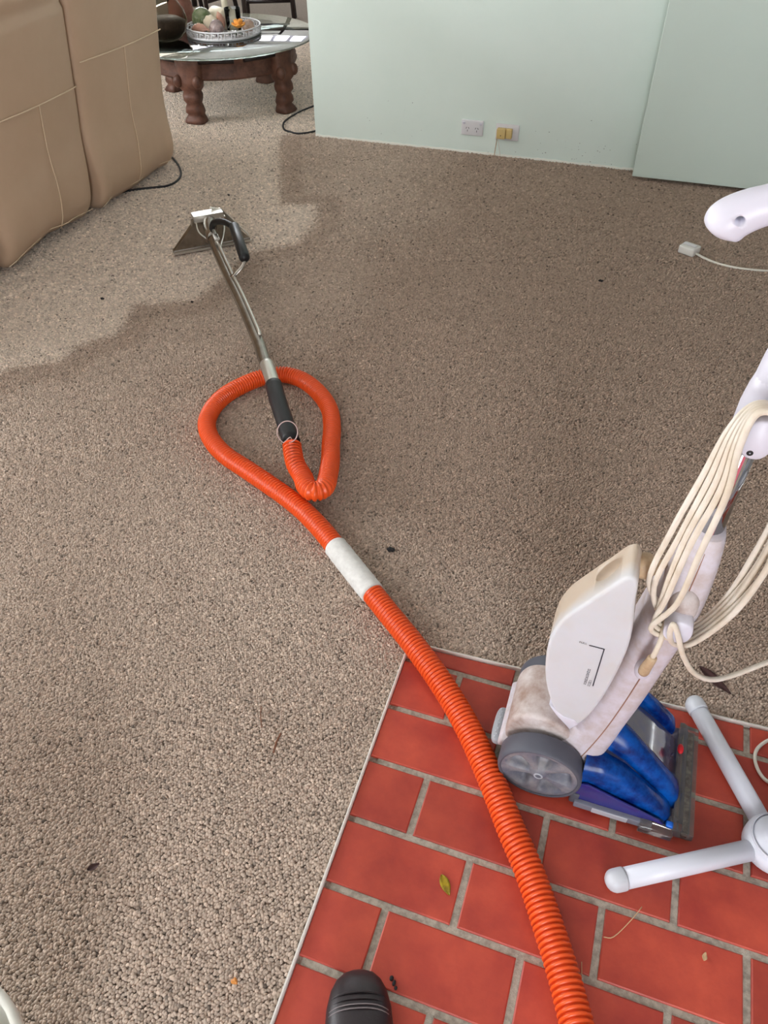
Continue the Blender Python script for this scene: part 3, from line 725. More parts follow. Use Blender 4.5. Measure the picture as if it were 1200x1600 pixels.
# printing on the tank's side (level line, FULL, small print)
TYN = .7776
def ink(name, a, b, w):
    a, b = Vector((a[0], 0, a[1])), Vector((b[0], 0, b[1])); d = (b-a).normalized(); n = Vector((-d.z, 0, d.x))*w/2; y = Vector((0, TYN-.0002, 0))
    return mk(name, [a-n+y, b-n+y, b+n+y, a+n+y], [(0, 1, 2, 3)], M_INK, tank, False)
ink('level_mark', (.066, .440), (.0898, .440), .0022); ink('level_mark', (.0895, .441), (.0905, .337), .0018)
def text(s, loc, size, ang, parent, m):
    cu = bpy.data.curves.new('print', 'FONT'); cu.body = s; cu.size = size; cu.extrude = 0.
    t = bpy.data.objects.new('print', cu); COL.objects.link(t); dg = bpy.context.evaluated_depsgraph_get(); dg.update()
    me = bpy.data.meshes.new_from_object(t.evaluated_get(dg)); bpy.data.objects.remove(t)
    me.transform(Matrix.Translation(Vector(loc) - worldloc(parent)) @ Matrix.Rotation(ang, 4, 'Y') @ Matrix.Rotation(pi/2, 4, 'X'))
    me.materials.append(m)
    o = bpy.data.objects.new('printed_text', me); COL.objects.link(o); o.parent = parent; return o
text('FULL', (.050, TYN-.0003, .440), .0058, 0, tank, M_INK)
ri = random.Random(9); mb = MB()                            # small print too worn to read
for x, z0, z1 in ((.0775, .336, .379), (.0845, .334, .350)):
    z = z0
    while z < z1:
        h = ri.uniform(.0016, .003)
        for k in range(2):
            xa = x - .0022 + k*.0024 + ri.uniform(-.0004, .0004); mb.add(([(xa, TYN-.0002, z), (xa+.0015, TYN-.0002, z), (xa+.0015, TYN-.0002, z+h), (xa, TYN-.0002, z+h*.8)], [(0, 1, 2, 3)]))
        z += h + ri.uniform(.0010, .0022)
mb.build('small_print', M_INK, tank, False)
mk('tank_latch', *extr([(.030, .246), (.046, .222), (.061, .205), (.076, .188), (.088, .212), (.080, .224), (.06, .226)], 'y', .7765, .84, .004, 2), M_WHITEC, W)
mk('tank_knob', *xform(lathe([(.006, -.014), (.011, -.012), (.0155, -.008), (.0165, 0), (.0165, .006), (.014, .012), (.008, .015), (.003, .016)], 20), Matrix.Translation((.114, .838, .582)) @ Matrix.Rotation(radians(75), 4, 'X') @ Matrix.Scale(1.15, 4)), M_TAN, W)
mk('knob_stem', *tube([(.114, .848, .580), (.15, .862, .570)], .007, 10), M_TAN, W)
# strain relief and its boss
mk('cord_boss', *ellipsoid((.159, .799, .392), (.0145, .012, .027), 20, 12), M_WHITEC, W)
mk('strain_relief', *tube(spline([(.157, .781, .405), (.158, .776, .43), (.160, .773, .452), (.160, .773, .458)], 4), [.0085, .0092, .0088, .0086, .0084, .008, .0078, .0076, .0074, .0072, .0070, .0062, .005], 14), M_TAN, W)
# handle tube and stripe
mk('handle_tube', *tube([(.185, WY, .64), (.184, WY, .86)], .0172, 24), M_CHROME, W)
mk('red_stripe', *xform(box(-.0016, .0016, -.0006, .0006, .655, .835), Matrix.Translation((.186, WY-.0173, 0))), M_PINK, W, False)
# cord hooks
def hook(c, sz, up):
    rings = []
    for t, k in ((0, .8), (.35, .8), (.6, 1.), (1., 1.), (1.06, .9)):
        y = c[1] - .045*t
        rings.append([(c[0]+x*k, y, c[2] + z*k + (.006*t if up else -.006*t)) for x, z in superrect(0, 0, sz[0], sz[1], 24, 2.4)])
    return mk('cord_hook', *loft(rings), M_WHITEC, W)
hook((.180, .822, .530), (.020, .024), False)
mk('hook_saddle', *ellipsoid((.180, .812, .545), (.022, .022, .034), 20, 12), M_COVER, W)
hk = hook((.181, .832, .868), (.018, .028), True)
mk('hook_hole', *lathe([(.001, 0), (.0035, 0), (.004, .0006)], 12, (.177, .7838, .856), 'y', False), M_SLOT, hk)
mk('upper_collar', *tube([(.184, WY, .828), (.184, WY, .836), (.184, WY, .875), (.184, WY, .90), (.187, WY, .93)], [.021, .0245, .0245, .022, .019], 24), M_WHITEC, W)
# looped hand grip
hp = spline([(.184, WY, .90), (.190, WY, .945), (.200, WY, .985), (.212, WY, 1.03), (.214, WY, 1.075), (.198, WY, 1.108), (.165, WY, 1.118), (.13, WY, 1.114), (.108, WY, 1.106), (.090, WY, 1.095), (.080, WY, 1.084), (.075, WY, 1.074)], 6)
n_ = len(hp)
rr = [bilerp(i/(n_-1), [(0, .020), (.2, .026), (.3, .0225), (.5, .020), (.70, .0205), (.86, .024), (.94, .0235), (.975, .0205), (.99, .016), (1, .009)]) for i in range(n_)]
for i in range(n_):
    t = i/(n_-1)
    if t > .88: rr[i] = max(.003, .024*sqrt(max(0, 1-((t-.88)/.121)**2)))
grip = mk('hand_grip', *tube(hp, rr, 22), M_WHITEC, W)
cut = mk('cutter', *tube([(.0925, WY-.06, 1.0985), (.0925, WY+.06, 1.0985)], .0052, 16), None)
bo = grip.modifiers.new('hole', 'BOOLEAN'); bo.object = cut; bo.operation = 'DIFFERENCE'; bo.solver = 'EXACT'
dg = bpy.context.evaluated_depsgraph_get(); me = bpy.data.meshes.new_from_object(grip.evaluated_get(dg))
grip.modifiers.clear(); grip.data = me; bpy.data.objects.remove(cut)
# power cord wound round the two hooks
rc = random.Random(4)
coil = []
turns = 5
for k in range(turns):
    o1 = k*.0085; yy = .812 - k*.0075
    top = .905 + k*.002; bot = .497 - k*.002
    coil += [(.160 - .004*k, yy, bot + .022), (.124 + .009*k + rc.uniform(-.004, .004), yy-.012, .59), (.130 + .008*k + rc.uniform(-.004, .004), yy - .016, .70), (.140 + .007*k, yy-.012, .80), (.150 + .003*k, yy-.006, .87), (.168, yy, top),
             (.196, yy, top - .004), (.222 + .002*k, yy-.004, .86), (.238 + .002*k + rc.uniform(-.003, .003), yy-.008, .77), (.238 + .003*k + rc.uniform(-.004, .004), yy-.010, .68), (.228 + .002*k, yy-.008, .59), (.208, yy, bot+.014), (.184, yy, bot)]
cord = [(.160, .773, .458), (.161, .772, .475), (.163, .782, .50)] + coil + [(.168, .762, .53), (.166, .757, .56), (.176, .754, .545), (.195, .755, .50), (.222, .765, .455), (.255, .785, .425), (.29, .81, .42), (.34, .84, .44), (.39, .87, .44)]
mk('power_cord', *tube(spline(cord, 6), .0042, 10), M_CREAM, W)
# nozzle: smoky hood, blue ducts, clear lip
def hood_z(x): return bilerp(x, [(.10, .150), (.15, .150), (.19, .135), (.235, .100), (.275, .062), (.305, .030), (.315, .024)])
V = []; Fc = []; NXh, NYh = 22, 24
for i in range(NXh+1):
    x = .105 + (.312-.105)*i/NXh
    y0, y1 = .765 - .012*i/NXh, .950 + .012*i/NXh
    for j in range(NYh+1):
        v = j/NYh; edge = min(v, 1-v); z = .018 + (hood_z(x) - .026 - .018)*sm(0, .10, edge)**.5
        V.append((x, y0 + (y1-y0)*v, z))
for i in range(NXh):
    for j in range(NYh): a = i*(NYh+1)+j; Fc.append((a, a+1, a+NYh+2, a+NYh+1))
mk('nozzle_hood', V, Fc, M_HOODG, W)
def duct(name, rear, front, h0, m, xr=.11, xf=.305, e=2.6, bulge=1.):
    rings = []; NS = 22
    for i in range(NS+1):
        t = i/NS; te = sin(t*pi/2)**1.0; x = xr + (xf-xr)*t
        ya = rear[0] + (front[0]-rear[0])*te**.9; yb = rear[1] + (front[1]-rear[1])*te**.9
        k = 1 if t < .93 else sqrt(max(0., 1-((t-.93)/.0705)**2))
        cy = (ya+yb)/2; hy = (yb-ya)/2*max(.15, k)
        zt = hood_z(x) + h0*(1-.4*t); zb = .012; zt = zb + (zt-zb)*max(.35, k)
        ring = []
        for q in range(17):
            a = pi*q/16; ca, sa = cos(a), sin(a)
            ring.append((x, cy - hy*math.copysign(abs(ca)**(2/e), ca), zb + (zt-zb)*abs(sa)**(2/e)))
        rings.append(ring)
    V_, F_ = loft(rings, closed_ring=False)
    F_.append(tuple((NS)*17+q for q in range(17)))
    return mk(name, V_, F_, m, W)
duct('blue_duct', (.742, .820), (.748, .796), -.024, M_BLUE, .118, .296, 3.2)
duct('blue_duct', (.792, .912), (.784, .842), .024, M_BLUE, .115, .309, 2.2)
duct('blue_duct', (.925, .978), (.935, .968), .000, M_BLUE, .118, .292, 4.)
mk('violet_side_wall', *extr([(.112, .022), (.112, .078), (.132, .086), (.20, .062), (.272, .036), (.285, .022)], 'y', .7385, .743, .001, 1), M_BLUEV, W, False)
mk('blue_plug', *box(.286, .300, .738, .750, .016, .030, .003), M_SKY, W)
lip = mk('clear_lip', *extr([(.300, .004), (.298, .034), (.306, .036), (.314, .030), (.336, .026), (.338, .006)], 'y', .734, .966, .0015, 1), M_CLEAR, W, False)
mk('trapped_dirt', *box(.317, .327, .742, .958, .007, .012, .001), M_DIRT, lip, False)
mk('brush_strip', *box(.312, .330, .738, .962, .0015, .0045), M_TYRE, lip, False)
mk('clear_side_tab', *extr([(.240, .006), (.240, .028), (.262, .030), (.300, .024), (.300, .006)], 'y', .722, .742, .001, 1), M_CLEAR, W, False)
mk('grey_side_rail', *box(.118, .262, .729, .7395, .010, .028, .002), M_GREYS, W, False)
mk('pale_insert', *box(.152, .218, .7275, .7295, .012, .0275, .0008, 1), M_GREYL, W, False)
mk('red_marker', *ellipsoid((.300, .900, .040), (.006, .011, .006), 14, 8), M_RED, W)
mk('wheel_bracket', *box(.108, .125, .735, .78, .012, .045, .003), M_TYRE, W)

# ------------------------------------------------------------------ pedestal fan (only its feet and cage rim are in view)
FX, FY = .478, .772
FAN = root('pedestal_fan', (FX, FY, 0), 'white pedestal fan with tubular cross feet at the right edge', 'fan')
def fan_leg(ang, length):
    d = Vector((cos(ang), sin(ang), 0)); n = Vector((-d.y, d.x, 0)); c = Vector((FX, FY, 0))
    def ring(s, k=1., zc=.0195, hz=.0175, hw_=.0185):
        out = []
        for x, z in superrect(0, 0, hw_*k, hz*k, 20, 2.6):
            wz = 1 - .18*(z/hz > 0)*abs(z/hz)
            out.append(c + d*s + n*x*wz + Vector((0, 0, zc + z)))
        return out
    leg = mk('foot_tube', *loft([ring(.03), ring(length-.028)]), M_FAN, FAN)
    rings = [ring(length-.034, 1.07), ring(length-.030, 1.10), ring(length-.018, 1.10)]
    for k in range(1, 7):
        t = k/6*pi/2; rings.append(ring(length-.018+.020*sin(t), 1.10*max(.06, cos(t))))
    mk('end_cap', *loft(rings), M_FANG, leg)
A0 = math.atan2(.605-FY, .196-FX)
fan_leg(A0, sqrt((.196-FX)**2 + (.605-FY)**2)); A1 = math.atan2(1.038-FY, .323-FX); fan_leg(A1, .315); fan_leg(A0+pi, .30); fan_leg(A1+pi, .30)
mk('base_hub', *lathe([(.050, .002), (.054, .008), (.054, .030), (.050, .038), (.044, .041), (.042, .047), (.030, .052), (.026, .062), (.022, .075), (.0185, .10), (.016, .102)], 36, (FX, FY, 0)), M_FAN, FAN)
mk('hub_ring', *lathe([(.0462, .040), (.0478, .044), (.0462, .048), (.0446, .044), (.0462, .040)], 36, (FX, FY, 0), 'z', False), M_FAN, FAN)
mk('pole', *tube([(FX, FY, .09), (FX, FY, .61)], .0135, 18), M_FAN, FAN)
HZ = .635; CR = .20
mk('motor_housing', *ellipsoid((FX, FY+.07, HZ), (.06, .09, .06), 20, 12), M_FAN, FAN)
CX = FX + .016
cage = mk('cage_rim', *tube([(CX+CR*cos(a), FY-.035, HZ+CR*sin(a)) for a in [2*pi*k/64 for k in range(64)]], .0028, 8, True), M_FAN, FAN)
mb = MB()
for k in range(120):
    a = 2*pi*k/120; ca, sa = cos(a), sin(a)
    mb.add(tube(spline([(CX+.05*ca, FY-.085, HZ+.05*sa), (CX+.13*ca, FY-.08, HZ+.13*sa), (CX+(CR-.008)*ca, FY-.058, HZ+(CR-.008)*sa), (CX+(CR+.004)*ca, FY-.035, HZ+(CR+.004)*sa), (CX+(CR-.01)*ca, FY-.01, HZ+(CR-.01)*sa), (CX+.12*ca, FY+.03, HZ+.12*sa), (CX+.05*ca, FY+.035, HZ+.05*sa)], 2), .0012, 5))
g_ = mb.build('cage_wires', M_FAN, cage); g_['kind'] = 'stuff'
mk('cage_badge', *lathe([(.0, -.004), (.045, -.003), (.05, 0), (.045, .004)], 28, (FX, FY-.087, HZ), 'y', False), M_FAN, FAN)
for k in range(3):
    a = 2*pi*k/3; V = []; Fc = []
    for i in range(9):
        r = .03 + .14*i/8
        for j in range(5):
            b = a + (j/4-.5)*(1.5 - .3*i/8); V.append((FX + r*cos(b), FY-.02 - .03*(j/4-.5)*(1-.2*i/8), HZ + r*sin(b)))
    for i in range(8):
        for j in range(4): q = i*5+j; Fc.append((q, q+1, q+6, q+5))
    o = mk('fan_blade', V, Fc, M_FANG, FAN); so = o.modifiers.new('s', 'SOLIDIFY'); so.thickness = .002
mk('fan_cord', *tube(spline([(.52, .86, .01), (.49, .895, .0075), (.465, .912, .0045), (.452, .938, .0045), (.452, .965, .0045), (.466, .990, .0045), (.49, 1.01, .005), (.54, 1.03, .012), (.7, 1.06, .013), (.95, 1.1, .012)], 6), .0036, 8), M_PHONE, FAN)

# ------------------------------------------------------------------ recliner sofa (its back faces the camera)
SOFA = root('recliner_sofa', (-2.75, 2.5, 0), 'beige leather recliner sofa seen from behind at the left', 'sofa')
def lean(z): return -2.41 + .155*z + .03*sm(.0, .12, z)*(1-sm(.1, .4, z))
def sofa_x(y, z, y0, y1, ph):
    v = (y-y0)/(y1-y0)
    b = .020*sin(pi*v)*sm(.05, .3, z)
    fold = .014*(1-sm(.1, .48, z))*sin(v*11 + ph + 2.0*noise.noise(Vector((v*3, z*3, ph))))
    return lean(z) + b + fold
def back_module(y0, y1, ztop, zseam, yseam, ph, zroll, hemfn):
    rings = []; zs = []
    N = 46
    for i in range(N+1):
        t = i/N; z = .03 + (ztop-.03)*t; zs.append(z)
        top = sm(ztop-.10, ztop, z); dep = .13*(1-.75*top**2)
        crease = .018*exp(-((z-zroll)/.016)**2) if zroll else 0
        inset = .012*exp(-((z-.03)/.02)**2) + .03*top**3
        ring = []
        for k in range(40):
            a = 2*pi*k/40; ca, sa = cos(a), sin(a); e = 11.
            u = math.copysign(abs(ca)**(2/e), ca); w = math.copysign(abs(sa)**(2/e), sa)
            y = (y0+y1)/2 + w*((y1-y0)/2 - .004 - inset - .022*(1-sm(.03, .30, z))*(1 if (w < 0 or y1 < 3) else -.6))
            xf = sofa_x(min(max(y, y0), y1), z, y0, y1, ph) - crease - inset
            x = xf - dep + u*dep
            zz = z + hemfn((y-y0)/(y1-y0))*(1-sm(.03, .14, z))
            ring.append((x, y, zz))
        rings.append(ring)
    m_ = mk('back_panel', *loft(rings), M_LEATHER, SOFA)
    def line(name, pts, r=.0022, mt=M_STITCH): mk(name, *tube([Vector(p) + Vector((.0018, 0, 0)) for p in pts], r, 6), mt, m_)
    ys = [y0 + .02 + (y1-y0-.04)*k/20 for k in range(21)]
    line('stitched_seam', [(sofa_x(y, zseam, y0, y1, ph) + .0005, y, zseam + .012*sin(pi*(y-y0)/(y1-y0))*0) for y in ys], .0028)
    zz = [.06 + (zseam-.06)*k/20 for k in range(21)]
    line('stitched_seam', [(sofa_x(yseam, z, y0, y1, ph) - .0006, yseam, z) for z in zz], .0022)
    line('hem_seam', [(sofa_x(y, .05, y0, y1, ph) - .004, y, .052 + hemfn((y-y0)/(y1-y0))) for y in ys], .0018)
    return m_
back_module(2.20, 2.845, .97, .555, 2.565, .4, .858, lambda v: .030*sin(pi*v) - .012)
back_module(2.850, 3.505, .98, .632, 3.165, 2.1, .895, lambda v: .018*sin(pi*v*.8) - .014 - .006*v)
back_module(1.50, 2.19, .97, .555, 1.84, 3.3, .858, lambda v: .03*sin(pi*v) - .018)
mk('base_frame', *box(-3.30, -2.47, 1.55, 3.46, .02, .16, .02), M_UNDER, SOFA)
for k, (a, b) in enumerate(((1.52, 2.185), (2.20, 2.84), (2.855, 3.49))):
    mk('seat_cushion', *box(-3.34, -2.56, a, b, .16, .46, .06, 4), M_LEATHER, SOFA)
    mk('backrest_cushion', *box(-2.72, -2.45, a+.01, b-.01, .44, .98, .07, 4), M_LEATHER, SOFA)
for (a, b) in ((1.28, 1.51), (3.38, 3.50)):
    mk('armrest', *box(-3.32, -2.52, a, b, .04, .62, .05, 4), M_LEATHER, SOFA)

# ------------------------------------------------------------------ round glass coffee table
TCX, TCY = -2.70, 4.68
TB = root('coffee_table', (TCX, TCY, 0), 'round coffee table with a glass top on a carved wooden ring and feet', 'table')
GZ0, GZ1 = .350, .360
mk('glass_top', *lathe([(.001, GZ0), (.590, GZ0), (.598, GZ0+.003), (.598, GZ1-.003), (.590, GZ1), (.001, GZ1)], 72, (TCX, TCY, 0), 'z', False), M_GLASS, TB)
FCX, FCY = -2.67, 4.66
prof = [(.40, .225), (.445, .222), (.452, .235), (.440, .248), (.446, .262), (.438, .275), (.446, .292), (.440, .305), (.455, .318), (.455, .332), (.41, .334), (.40, .31), (.40, .225)]
V, Fc = lathe(prof, 96, (FCX, FCY, 0), 'z', False)
V = [v + (Vector((v.x-FCX, v.y-FCY, 0)).normalized()*.004*sin(math.atan2(v.y-FCY, v.x-FCX)*48)*(1 if .24 < v.z < .31 else 0)) for v in V]
ring = mk('ring_frame', V, Fc, M_WOOD, TB)
def leg(ang):
    d = Vector((cos(ang), sin(ang), 0)); n = Vector((-d.y, d.x, 0)); c = Vector((FCX, FCY, 0)); rings = []
    for z, r, hr, hn in ((.002, .455, .050, .058), (.012, .458, .054, .064), (.03, .452, .046, .056), (.045, .445, .036, .046), (.06, .450, .046, .054), (.085, .452, .042, .050), (.105, .450, .034, .042), (.125, .455, .048, .050), (.15, .452, .044, .056), (.17, .450, .036, .050), (.19, .452, .050, .066), (.225, .450, .050, .072), (.26, .445, .046, .072), (.30, .44, .05, .078), (.335, .44, .05, .08)):
        rings.append([c + d*(r + x) + n*y + Vector((0, 0, z)) for x, y in superrect(0, 0, hr, hn, 20, 3.5)])
    l = mk('leg', *loft(rings), M_WOOD, TB)
    mk('corner_scroll', *ellipsoid(c + d*.49 + n*.06 + Vector((0, 0, .225)), (.028, .028, .034), 12, 8), M_WOOD, l)
    mk('corner_scroll', *ellipsoid(c + d*.49 - n*.06 + Vector((0, 0, .225)), (.028, .028, .034), 12, 8), M_WOOD, l)
for a in (-87, -13, 85, 168): leg(radians(a))
for a in (-108, -66, -34, 8, 100, 190):
    d = Vector((cos(radians(a)), sin(radians(a)), 0)); n = Vector((-d.y, d.x, 0)); c = Vector((FCX, FCY, 0)) + d*.455
    mk('support_bar', *tube([c - n*.10 + Vector((0, 0, .325)), c + n*.10 + Vector((0, 0, .325))], .016, 10), M_DWOOD, TB)

# tray with pierced gallery rim
TRX, TRY, TRZ, TRR = -2.665, 4.70, .361, .222
TR = root('serving_tray', (TRX, TRY, TRZ), 'round white tray with a pierced gallery rim on the glass table', 'tray')
mk('tray_base', *lathe([(.001, TRZ), (TRR-.004, TRZ), (TRR, TRZ+.003), (TRR, TRZ+.007), (.001, TRZ+.007)], 60, (TRX, TRY, 0), 'z', False), M_TRAY, TR)
mk('rim_rail', *tube([(TRX+TRR*cos(a), TRY+TRR*sin(a), TRZ+.044) for a in [2*pi*k/60 for k in range(60)]], .0045, 8, True), M_TRAY, TR)
mk('rim_band', *lathe([(TRR-.002, TRZ+.004), (TRR+.002, TRZ+.004), (TRR+.002, TRZ+.015), (TRR-.002, TRZ+.015), (TRR-.002, TRZ+.004)], 60, (TRX, TRY, 0), 'z', False), M_TRAY, TR)
for k in range(36):
    a = 2*pi*k/36; c = Vector((TRX+TRR*cos(a), TRY+TRR*sin(a), TRZ)); t = Vector((-sin(a), cos(a), 0)); mb = MB()
    mb.add(tube([c + Vector((0, 0, .013)), c + Vector((0, 0, .044))], .0034, 6))
    mb.add(tube([c + t*.006 + Vector((0, 0, .032)), c + t*.026 + Vector((0, 0, .032))], .003, 6))
    if k % 2: mb.add(tube([c + t*.018 + Vector((0, 0, .013)), c + t*.018 + Vector((0, 0, .034))], .0034, 6))
    mb.build('rim_fret', M_TRAY, TR)
TZ = TRZ + .0075
def thing(name, vf, m, label, cat, group=None):
    b = min(v[2] for v in vf[0]); cx = sum(v[0] for v in vf[0])/len(vf[0]); cy = sum(v[1] for v in vf[0])/len(vf[0])
    return tag(mk(name, *vf, m, None, True, (cx, cy, b)), label, cat, group)
thing('glass_ball', ellipsoid((-2.795, 4.685, TZ+.062), (.062, .062, .062), 24, 16), M_GREENB, 'greenish speckled glass ball on the white tray', 'ornament')
def scallop(d): return 1 + .05*cos(9*math.atan2(d.z, d.x))
thing('scallop_shell', xform(ellipsoid((0, 0, 0), (.046, .020, .046), 36, 14, scallop), Matrix.Translation((-2.712, 4.640, TZ+.050)) @ Matrix.Rotation(radians(18), 4, 'Z')), M_CANDLE, 'pale round shell standing upright on the tray', 'shell')
thing('turban_shell', ellipsoid((-2.640, 4.575, TZ+.044), (.042, .036, .040), 28, 16, lambda d: 1 + .12*sin(5*math.atan2(d.z, d.x) + 6*d.y)), M_SHELL2, 'pearly grey spiral shell at the front of the tray', 'shell')
thing('conch_shell', xform(tube(spline([(-.075, 0, 0), (-.04, 0, .004), (0, 0, .008), (.04, 0, .004), (.07, 0, -.004)], 4), [.008 + .024*sin(pi*min(1, i/13))*(1 + .15*sin(i*2.2)) for i in range(17)], 14), Matrix.Translation((-2.745, 4.572, TZ+.033)) @ Matrix.Rotation(radians(4), 4, 'Z') @ Matrix.Scale(.8, 4)), M_PINKS, 'pinkish elongated shell lying at the left front of the tray', 'shell')
thing('cone_shell', xform(tube([(0, 0, -.05), (0, 0, -.03), (0, 0, 0), (0, 0, .03), (0, 0, .055)], [.006, .018, .026, .018, .004], 14), Matrix.Translation((-2.668, 4.685, TZ+.062)) @ Matrix.Rotation(radians(28), 4, 'X')), M_PINKS, 'small pink cone shell leaning beside the glass votive', 'shell')
thing('pillar_candle', xform(lathe([(.001, -.07), (.050, -.07), (.055, -.064), (.055, .062), (.048, .07), (.001, .066)], 28, (0, 0, 0), 'z', False), Matrix.Translation((-2.725, 4.785, TZ+.0551)) @ Matrix.Rotation(radians(60), 4, 'Z') @ Matrix.Rotation(radians(90), 4, 'X')), M_CANDLE, 'thick ivory pillar candle lying at the back of the tray', 'candle')
# votive glass with candle inside
vg = root('votive_glass', (-2.60, 4.715, TZ), 'clear drinking glass holding a white candle on the tray', 'glass')
mk('glass_wall', *lathe([(.001, TZ), (.036, TZ), (.043, TZ+.01), (.048, TZ+.125), (.0455, TZ+.125), (.040, TZ+.014), (.001, TZ+.010)], 28, (-2.60, 4.715, 0), 'z', False), M_GLASSC, vg)
mk('wax_fill', *lathe([(.001, TZ+.0145), (.0385, TZ+.0145), (.0410, TZ+.062), (.001, TZ+.060)], 28, (-2.60, 4.715, 0), 'z', False), M_CANDLE, vg)
# orange flower
fl = root('artificial_flower', (-2.535, 4.62, TZ), 'orange fabric flower with dark leaves at the right of the tray', 'flower')
for k in range(12):
    a = 2*pi*k/6 + (.5 if k > 5 else 0); tl = .5 if k < 6 else 1.0; M_ = Matrix.Translation((-2.525, 4.635, TZ+.042)) @ Matrix.Rotation(a, 4, 'Z') @ Matrix.Rotation(-tl, 4, 'Y') @ Matrix.Translation((.024, 0, 0))
    mk('petal', *xform(ellipsoid((0, 0, 0), (.027, .020, .006), 12, 6), M_), M_FLOWER, fl)
for k, a in enumerate((3.6, 4.4, 5.1, 5.8)):
    M_ = Matrix.Translation((-2.535, 4.625, TZ+.018)) @ Matrix.Rotation(a, 4, 'Z') @ Matrix.Translation((.032, 0, 0))
    mk('leaf', *xform(ellipsoid((0, 0, 0), (.034, .016, .005), 12, 6), M_), M_GLEAF, fl)
thing('fan_shell', xform(ellipsoid((0, 0, 0), (.040, .016, .036), 30, 12, scallop), Matrix.Translation((-2.505, 4.715, TZ+.036)) @ Matrix.Rotation(radians(-20), 4, 'X')), M_SHELL1, 'tan speckled shell at the right rim of the tray', 'shell')
# bowl vase
BV = Vector((-2.905, 4.45, GZ1+.001)); bv = root('fishbowl_vase', BV, 'round dark glass bowl vase half hidden behind the sofa', 'vase')
pr = [(.050, 0), (.085, .012), (.118, .05), (.130, .10), (.118, .155), (.085, .20), (.070, .222), (.078, .235)]
mk('bowl', *lathe(pr + [(r-.004, h+.001) for r, h in pr[::-1]], 36, BV, 'z', False), M_SMOKE, bv)
mk('pebbles', *lathe([(.001, .006), (.078, .016), (.108, .05), (.120, .095), (.08, .115), (.001, .12)], 28, BV, 'z', False), M_STONE, bv)
pv = Vector((-2.985, 4.77, GZ1+.001))
thing('terracotta_vase', lathe([(.001, 0), (.05, 0), (.07, .03), (.078, .08), (.07, .13), (.06, .15), (.066, .158), (.05, .155), (.001, .02)], 28, pv, 'z', False), M_TERRA2, 'small mottled reddish vase behind the bowl vase', 'vase')
# tall white candlestick behind the tray
thing('taper_candle', lathe([(.001, 0), (.045, 0), (.045, .012), (.014, .022), (.012, .06), (.019, .075), (.0195, .26), (.006, .27), (.001, .27)], 20, Vector((-2.79, 4.97, GZ1+.001)), 'z', False), M_CANDLE, 'tall white taper candle behind the tray', 'candle')

# ------------------------------------------------------------------ dining chairs beyond
def chair(loc, rz, label):
    c = root('dining_chair', loc, label, 'chair', 'dark wooden dining chairs'); L_ = Vector(loc); R = Matrix.Translation(L_) @ Matrix.Rotation(rz, 4, 'Z')
    def P(*p): return R @ Vector(p)
    for sx, sy in ((-1, -1), (1, -1)): mk('leg', *tube([P(sx*.20, sy*.19, 0), P(sx*.19, sy*.18, .44)], [.016, .021], 10), M_DWOOD, c)
    for sx in (-1, 1): mk('back_post', *tube(spline([P(sx*.20, .22, 0), P(sx*.19, .18, .25), P(sx*.19, .18, .45), P(sx*.19, .22, .75), P(sx*.18, .27, .95)], 4), .019, 10), M_DWOOD, c)
    mk('seat', *xform(box(-.22, .22, -.21, .21, .44, .485, .012), R), M_SEATC, c)
    for z in (.62, .76, .90): mk('back_rail', *tube(spline([P(-.18, .19 + (z-.45)*.17, z), P(0, .215 + (z-.45)*.17, z), P(.18, .19 + (z-.45)*.17, z)], 4), .016, 8), M_DWOOD, c)
    for sx in (-1, 1): mk('stretcher', *tube([P(sx*.195, -.185, .16), P(sx*.195, .195, .16)], .012, 8), M_DWOOD, c)
    mk('stretcher', *tube([P(-.195, 0, .16), P(.195, 0, .16)], .012, 8), M_DWOOD, c)
chair((-3.35, 6.72, 0), radians(24), 'dark wooden dining chair behind the glass table, nearest the wall end')
chair((-4.0, 6.75, 0), radians(-10), 'dark wooden dining chair behind the bowl vase')
# dining table
DT = root('dining_table', (-3.75, 7.5, 0), 'dark wooden dining table beyond the coffee table', 'table')
mk('tabletop', *box(-4.45, -2.75, 7.1, 8.0, .72, .76, .01), M_DWOOD, DT)
for x, y in ((-4.35, 7.2), (-2.85, 7.2), (-4.35, 7.9), (-2.85, 7.9)): mk('leg', *tube([(x, y, 0), (x, y, .72)], [.025, .035], 10), M_DWOOD, DT)

# ------------------------------------------------------------------ sockets on the mint wall
def socket_plate(x0, x1, z0, z1, label):
    c = root('power_socket', ((x0+x1)/2, WALL_Y, z0), label, 'socket')
    mk('face_plate', *box(x0, x1, WALL_Y-.009, WALL_Y, z0, z1, .003), M_SOCKET, c)
    return c
s1 = socket_plate(-1.026, -.908, .092, .167, 'white double power socket with two rocker switches low on the mint wall')
for k, sx in enumerate((-.992, -.942)):
    xs_ = -1.013 if k == 0 else -.921
    mk('rocker_switch', *box(xs_-.007, xs_+.007, WALL_Y-.013, WALL_Y-.008, .146, .157, .002), M_WHITEC, s1)
    cx = sx + (.0 if k == 0 else .0)
    for dx, dz, an in ((-.0065, .128, 28), (.0065, .128, -28), (0, .115, 0)):
        mk('pin_slot', *xform(box(-.0012, .0012, -.0006, .0006, -.0045, .0045), Matrix.Translation((cx+dx, WALL_Y-.0093, dz)) @ Matrix.Rotation(radians(an), 4, 'Y')), M_SLOT, s1, False)
s2 = socket_plate(-.840, -.718, .085, .163, 'white wall plate behind the yellowed plug on the mint wall')
ad = root('plug_adaptor', (-.79, WALL_Y-.01, .085), 'yellowed plug adaptor with two thin leads in the wall plate', 'adaptor')
mk('adaptor_body', *box(-.829, -.783, WALL_Y-.040, WALL_Y-.0095, .098, .147, .004), M_YELL, ad)
mk('adaptor_side', *box(-.782, -.750, WALL_Y-.034, WALL_Y-.0095, .100, .147, .004), M_YELL, ad)
